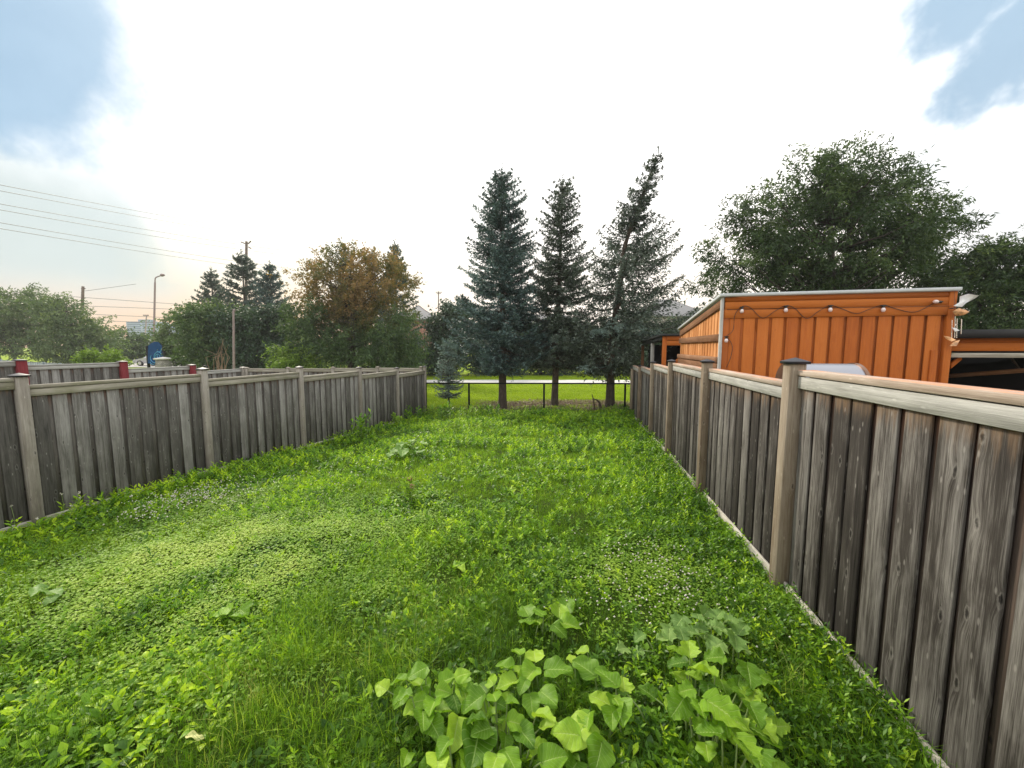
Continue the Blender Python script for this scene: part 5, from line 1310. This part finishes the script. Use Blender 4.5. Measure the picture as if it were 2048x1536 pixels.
A1 = [(330, 720, .8), (460, 660, 1), (500, 760, .8), (360, 840, .8), (470, 860, .8), (670, 710, .95), (770, 680, .8), (780, 750, .9), (640, 790, .8), (650, 915, 1.25), (840, 870, 1.2), (830, 760, .6), (905, 770, .9), (960, 720, .7), (1070, 745, 1.1), (1140, 520, .8), (1260, 545, 1.1), (1055, 625, .9), (1140, 650, .8), (1220, 690, 1.1), (1420, 640, 1.3),
      (1240, 890, .85), (1350, 830, 1.2), (1110, 870, .6), (985, 830, .8), (1040, 890, .6), (500, 980, 1), (580, 1050, 1.0), (720, 1080, 1.2), (860, 990, .8), (960, 950, .7), (1030, 985, .8), (1140, 1010, .9), (1330, 970, 1), (860, 1170, 1.5), (640, 1180, .8), (1060, 1150, .7), (1200, 1100, 1.1), (1100, 1265, 1), (1290, 1180, .8), (1390, 1250, 1.1), (600, 1280, 1.0), (560, 900, .9), (720, 870, .8), (900, 1060, 1), (1180, 760, .7), (800, 1270, .8), (980, 1300, .9), (1380, 760, .8)]
leafy_plant('burdock_plant', 'large clump of broad pale green leaves at the bottom centre of the yard', [(990, 1500), (870, 1420), (1060, 1400)], Z1(A1), (.14, .27), .116, 'burdock', seed=1, extra=46)
leafy_plant('burdock_plant', 'few broad leaves on tall stalks right of the big leafy clump', [(1225, 1460), (1190, 1400)], Z1([(1600, 630, 1.2), (1580, 520, .8), (1750, 690, 1.2), (1850, 765, .8), (1840, 930, 1.2), (1820, 860, .8), (1560, 1080, 1.45), (1700, 1240, 1.35), (1620, 1000, 1.0), (1480, 1080, 1.1), (1790, 970, .9)]), (.16, .27), .12, 'burdock', seed=2, extra=5)
leafy_plant('burdock_plant', 'small cluster of broad leaves in the grass above the big leafy clump', [(1100, 1280)], Z1([(1200, 240, 1.1), (1230, 310, 1.0), (1290, 250, .7), (1430, 240, 1.1), (1480, 200, 1.0), (1430, 375, .8), (1510, 340, 1.0), (1280, 320, .6)]), (.10, .18), .15, 'burdock', seed=3)
B1 = [(610, 500, .9), (530, 600, .9), (700, 650, 1.1), (560, 705, .8), (590, 785, .8), (540, 890, 1.2), (690, 915, .8), (840, 750, 1.0), (850, 930, 1.5), (940, 745, 1.0), (1020, 680, 1.1), (1050, 830, .9), (930, 1095, 1.4), (750, 1070, 1.0), (1010, 1190, 1.35), (1100, 1080, 1.35), (1060, 950, .9), (780, 560, .9), (480, 870, .7), (640, 690, .7), (740, 800, .7), (1080, 1230, 1.2), (1120, 920, .7)]
leafy_plant('lobed_plant', 'bright wavy leaved plant at the lower right beside the fence', [(1420, 1460), (1450, 1400)], Z2(B1), (.16, .32), .118, 'burdock', lobed=.5, seed=4, extra=32)
B2 = [(540, 320, .9), (600, 385, .9), (670, 280, .7), (730, 250, .9), (810, 270, .9), (820, 360, 1), (900, 310, .7), (970, 370, 1), (770, 470, .9), (930, 460, 1), (690, 370, .8), (980, 490, .8), (880, 400, .8), (560, 400, .9)]
leafy_plant('lobed_plant', 'greyer lobed plant just above the bright wavy leaved one', [(1420, 1310)], Z2(B2), (.16, .28), .125, 'burdock_grey', lobed=.7, seed=5, extra=14)
leafy_plant('burdock_seedling', 'lone pair of broad leaves in the clover at lower left', [(460, 1240)], [(442, 1224, 1.1), (485, 1222, 1.3), (470, 1232, .6)], (.07, .11), .13, 'burdock', seed=6)
leafy_plant('burdock_seedling', 'whitish leaf sprouting at the left edge of the clover patch', [(85, 1190)], [(80, 1182, 1.2), (108, 1185, 1.0), (100, 1200, .7)], (.05, .10), .15, 'burdock_grey', seed=7)
leafy_plant('burdock_seedling', 'single pale leaf standing in the middle of the lawn', [(918, 1135)], [(918, 1128, 1.0), (924, 1137, .6)], (.05, .09), .14, 'burdock', seed=8)
leafy_plant('burdock_plant', 'low round leafed plant near the left middle of the lawn', [(818, 905)], [(800, 893, 1), (815, 885, 1), (830, 895, 1), (845, 887, .9), (805, 905, 1), (825, 880, .8), (840, 902, .8), (795, 900, .8)], (.12, .28), .28, 'burdock_grey', seed=9, extra=5)

def stalk_weed(label, px, py, h, n, seed, mat='clover', flower=None, leafL=.10, name='milkweed', r=.05):
    rs = np.random.default_rng(seed); b_ = on_ground(px, py); b_[2] = float(gz(b_[0], b_[1]))
    t = thing(name, label, 'plant', b_); sm = MB(); lm = MB(); fm = MB()
    for k in range(n):
        q = b_ + np.array([*(rs.normal(size=2) * r), 0]); hh = h * rs.uniform(.6, 1.05); dv = np.array([*(rs.normal(size=2) * .12), 1.0]); tip = q + dv * hh
        sm.tube([q, (q + tip) / 2, tip], [.006, .005, .003], 5)
        m = 14; u = np.linspace(.15, 1, m); C = q + (tip - q) * u[:, None]; a = np.arange(m) * 2.4 + rs.random() * 6
        D = np.stack([np.cos(a), np.sin(a), .4 + .5 * u], -1)
        leaf_quads(lm, C, D, leafL * rs.uniform(.7, 1.2, m), leafL * .42, np.clip(.5 + rs.normal(size=m) * .2, 0, 1), norm(np.stack([rs.normal(size=m) * .3, rs.normal(size=m) * .3, np.ones(m)], -1)))
        if flower and k < 3:
            g = norm(rs.normal(size=(40, 3))); leaf_quads(fm, tip + g * .01, g, .035, .014, rs.random(40))
    sm.build('stems', M['stem'], t); lm.build('leaves', M[mat], t)
    if flower: fm.build('blossom', M[flower], t)
stalk_weed('leafy milkweed with a dusty pink blossom in the middle of the lawn', 818, 1003, .34, 5, 71, 'clover', 'pink_flower', .13)
stalk_weed('pale upright weed in the far part of the lawn, below the sapling', 914, 868, .45, 5, 72, 'clover', None, .14)
stalk_weed('bushy weed at the foot of the left fence by its third post', 722, 880, .75, 9, 73, 'weed', None, .16, 'fence_weed', .16)
stalk_weed('slender pale weed against the left fence near its far end', 790, 852, .5, 6, 74, 'clover', None, .14, 'fence_weed', .1)
stalk_weed('broad weed at the far end of the left fence', 828, 845, .6, 9, 75, 'weed', None, .16, 'fence_weed', .15)
for k, (px, py) in enumerate(((860, 835), (890, 838), (940, 838), (985, 836), (1035, 840), (1090, 838), (1140, 842))):
    stalk_weed(('leftmost', 'second', 'third', 'fourth', 'fifth', 'sixth', 'rightmost')[k] + ' bushy weed in the row in front of the chain link fence', px, py, .55 if k < 4 else .35, 10, 80 + k, 'weed' if k % 2 else 'clover', None, .16, 'fence_weed', .25)
# daisy-like stalks by the left post
dz = thing('dandelion_stalks', 'thin stalks with whitish seed heads in front of the nearest left fence panel', 'plant', on_ground(130, 1040)); sm = MB(); fm = MB()
for (px, py, bx_, by_) in ((67, 986, 82, 1040), (123, 987, 128, 1040), (158, 985, 138, 1040), (161, 995, 142, 1040), (142, 1012, 138, 1045), (262, 992, 268, 1020), (22, 1012, 30, 1060), (75, 1036, 78, 1058)):
    g = on_ground(bx_, by_); tp_ = CO + ray(px, py) * (np.linalg.norm((g - CO)[:2]) / np.linalg.norm(ray(px, py)[:2])); sm.tube([g, (g + tp_) / 2 + [.02, 0, .02], tp_], .0025, 4)
    nn_ = norm(RNG.normal(size=(16, 3))); leaf_quads(fm, tp_ + nn_ * .004, nn_, .018, .012, RNG.random(16))
sm.build('stalks', M['stem'], dz); fm.build('seed_heads', M['white_flower'], dz)
# yellowed fallen leaf
b = MB(); c = on_ground(390, 1472, .09); big_leaf(b, c, -1.5, .1, .10, .035, .5, 0, .3, 5)
tag(b.build('fallen_leaf', M['yellow_leaf'], smooth=True, loc=c), 'single yellowed pointed leaf lying on the grass at lower left', 'leaf')
# bare shrub stems near the lamp pole
bs_ = thing('bare_shrub', 'bare upright twigs above the rear fence in front of the grey pole', 'shrub', gp(440, 21)); b = MB()
for k in range(14):
    x0 = 440 + RNG.normal() * 7; b.tube([P(x0, 745, 21), P(x0 + RNG.normal() * 6, 715, 21), P(x0 + RNG.normal() * 14, 675 + RNG.random() * 40, 21)], [.018, .012, .005], 5)
b.build('twigs', M['stem_dry'], bs_)
hb = MB(); hb.bx(-320, 320, -20, 620, -4, 46)
hm = bpy.data.materials.new('pale haze'); hm.use_nodes = True; ht = NT(hm.node_tree)
pv = ht.n('ShaderNodeVolumePrincipled', i_Color=(0.93, 0.95, 0.95, 1), i_Density=0.0006, i_Anisotropy=0.2)
ho = ht.n('ShaderNodeOutputMaterial'); ht.t.links.new(pv.outputs[0], ho.inputs['Volume'])
tag(hb.build('haze', hm), 'thin pale evening haze over the distance', 'haze', kind='stuff')
print('objects', len(bpy.data.objects), 'verts', sum(len(m.vertices) for m in bpy.data.meshes))
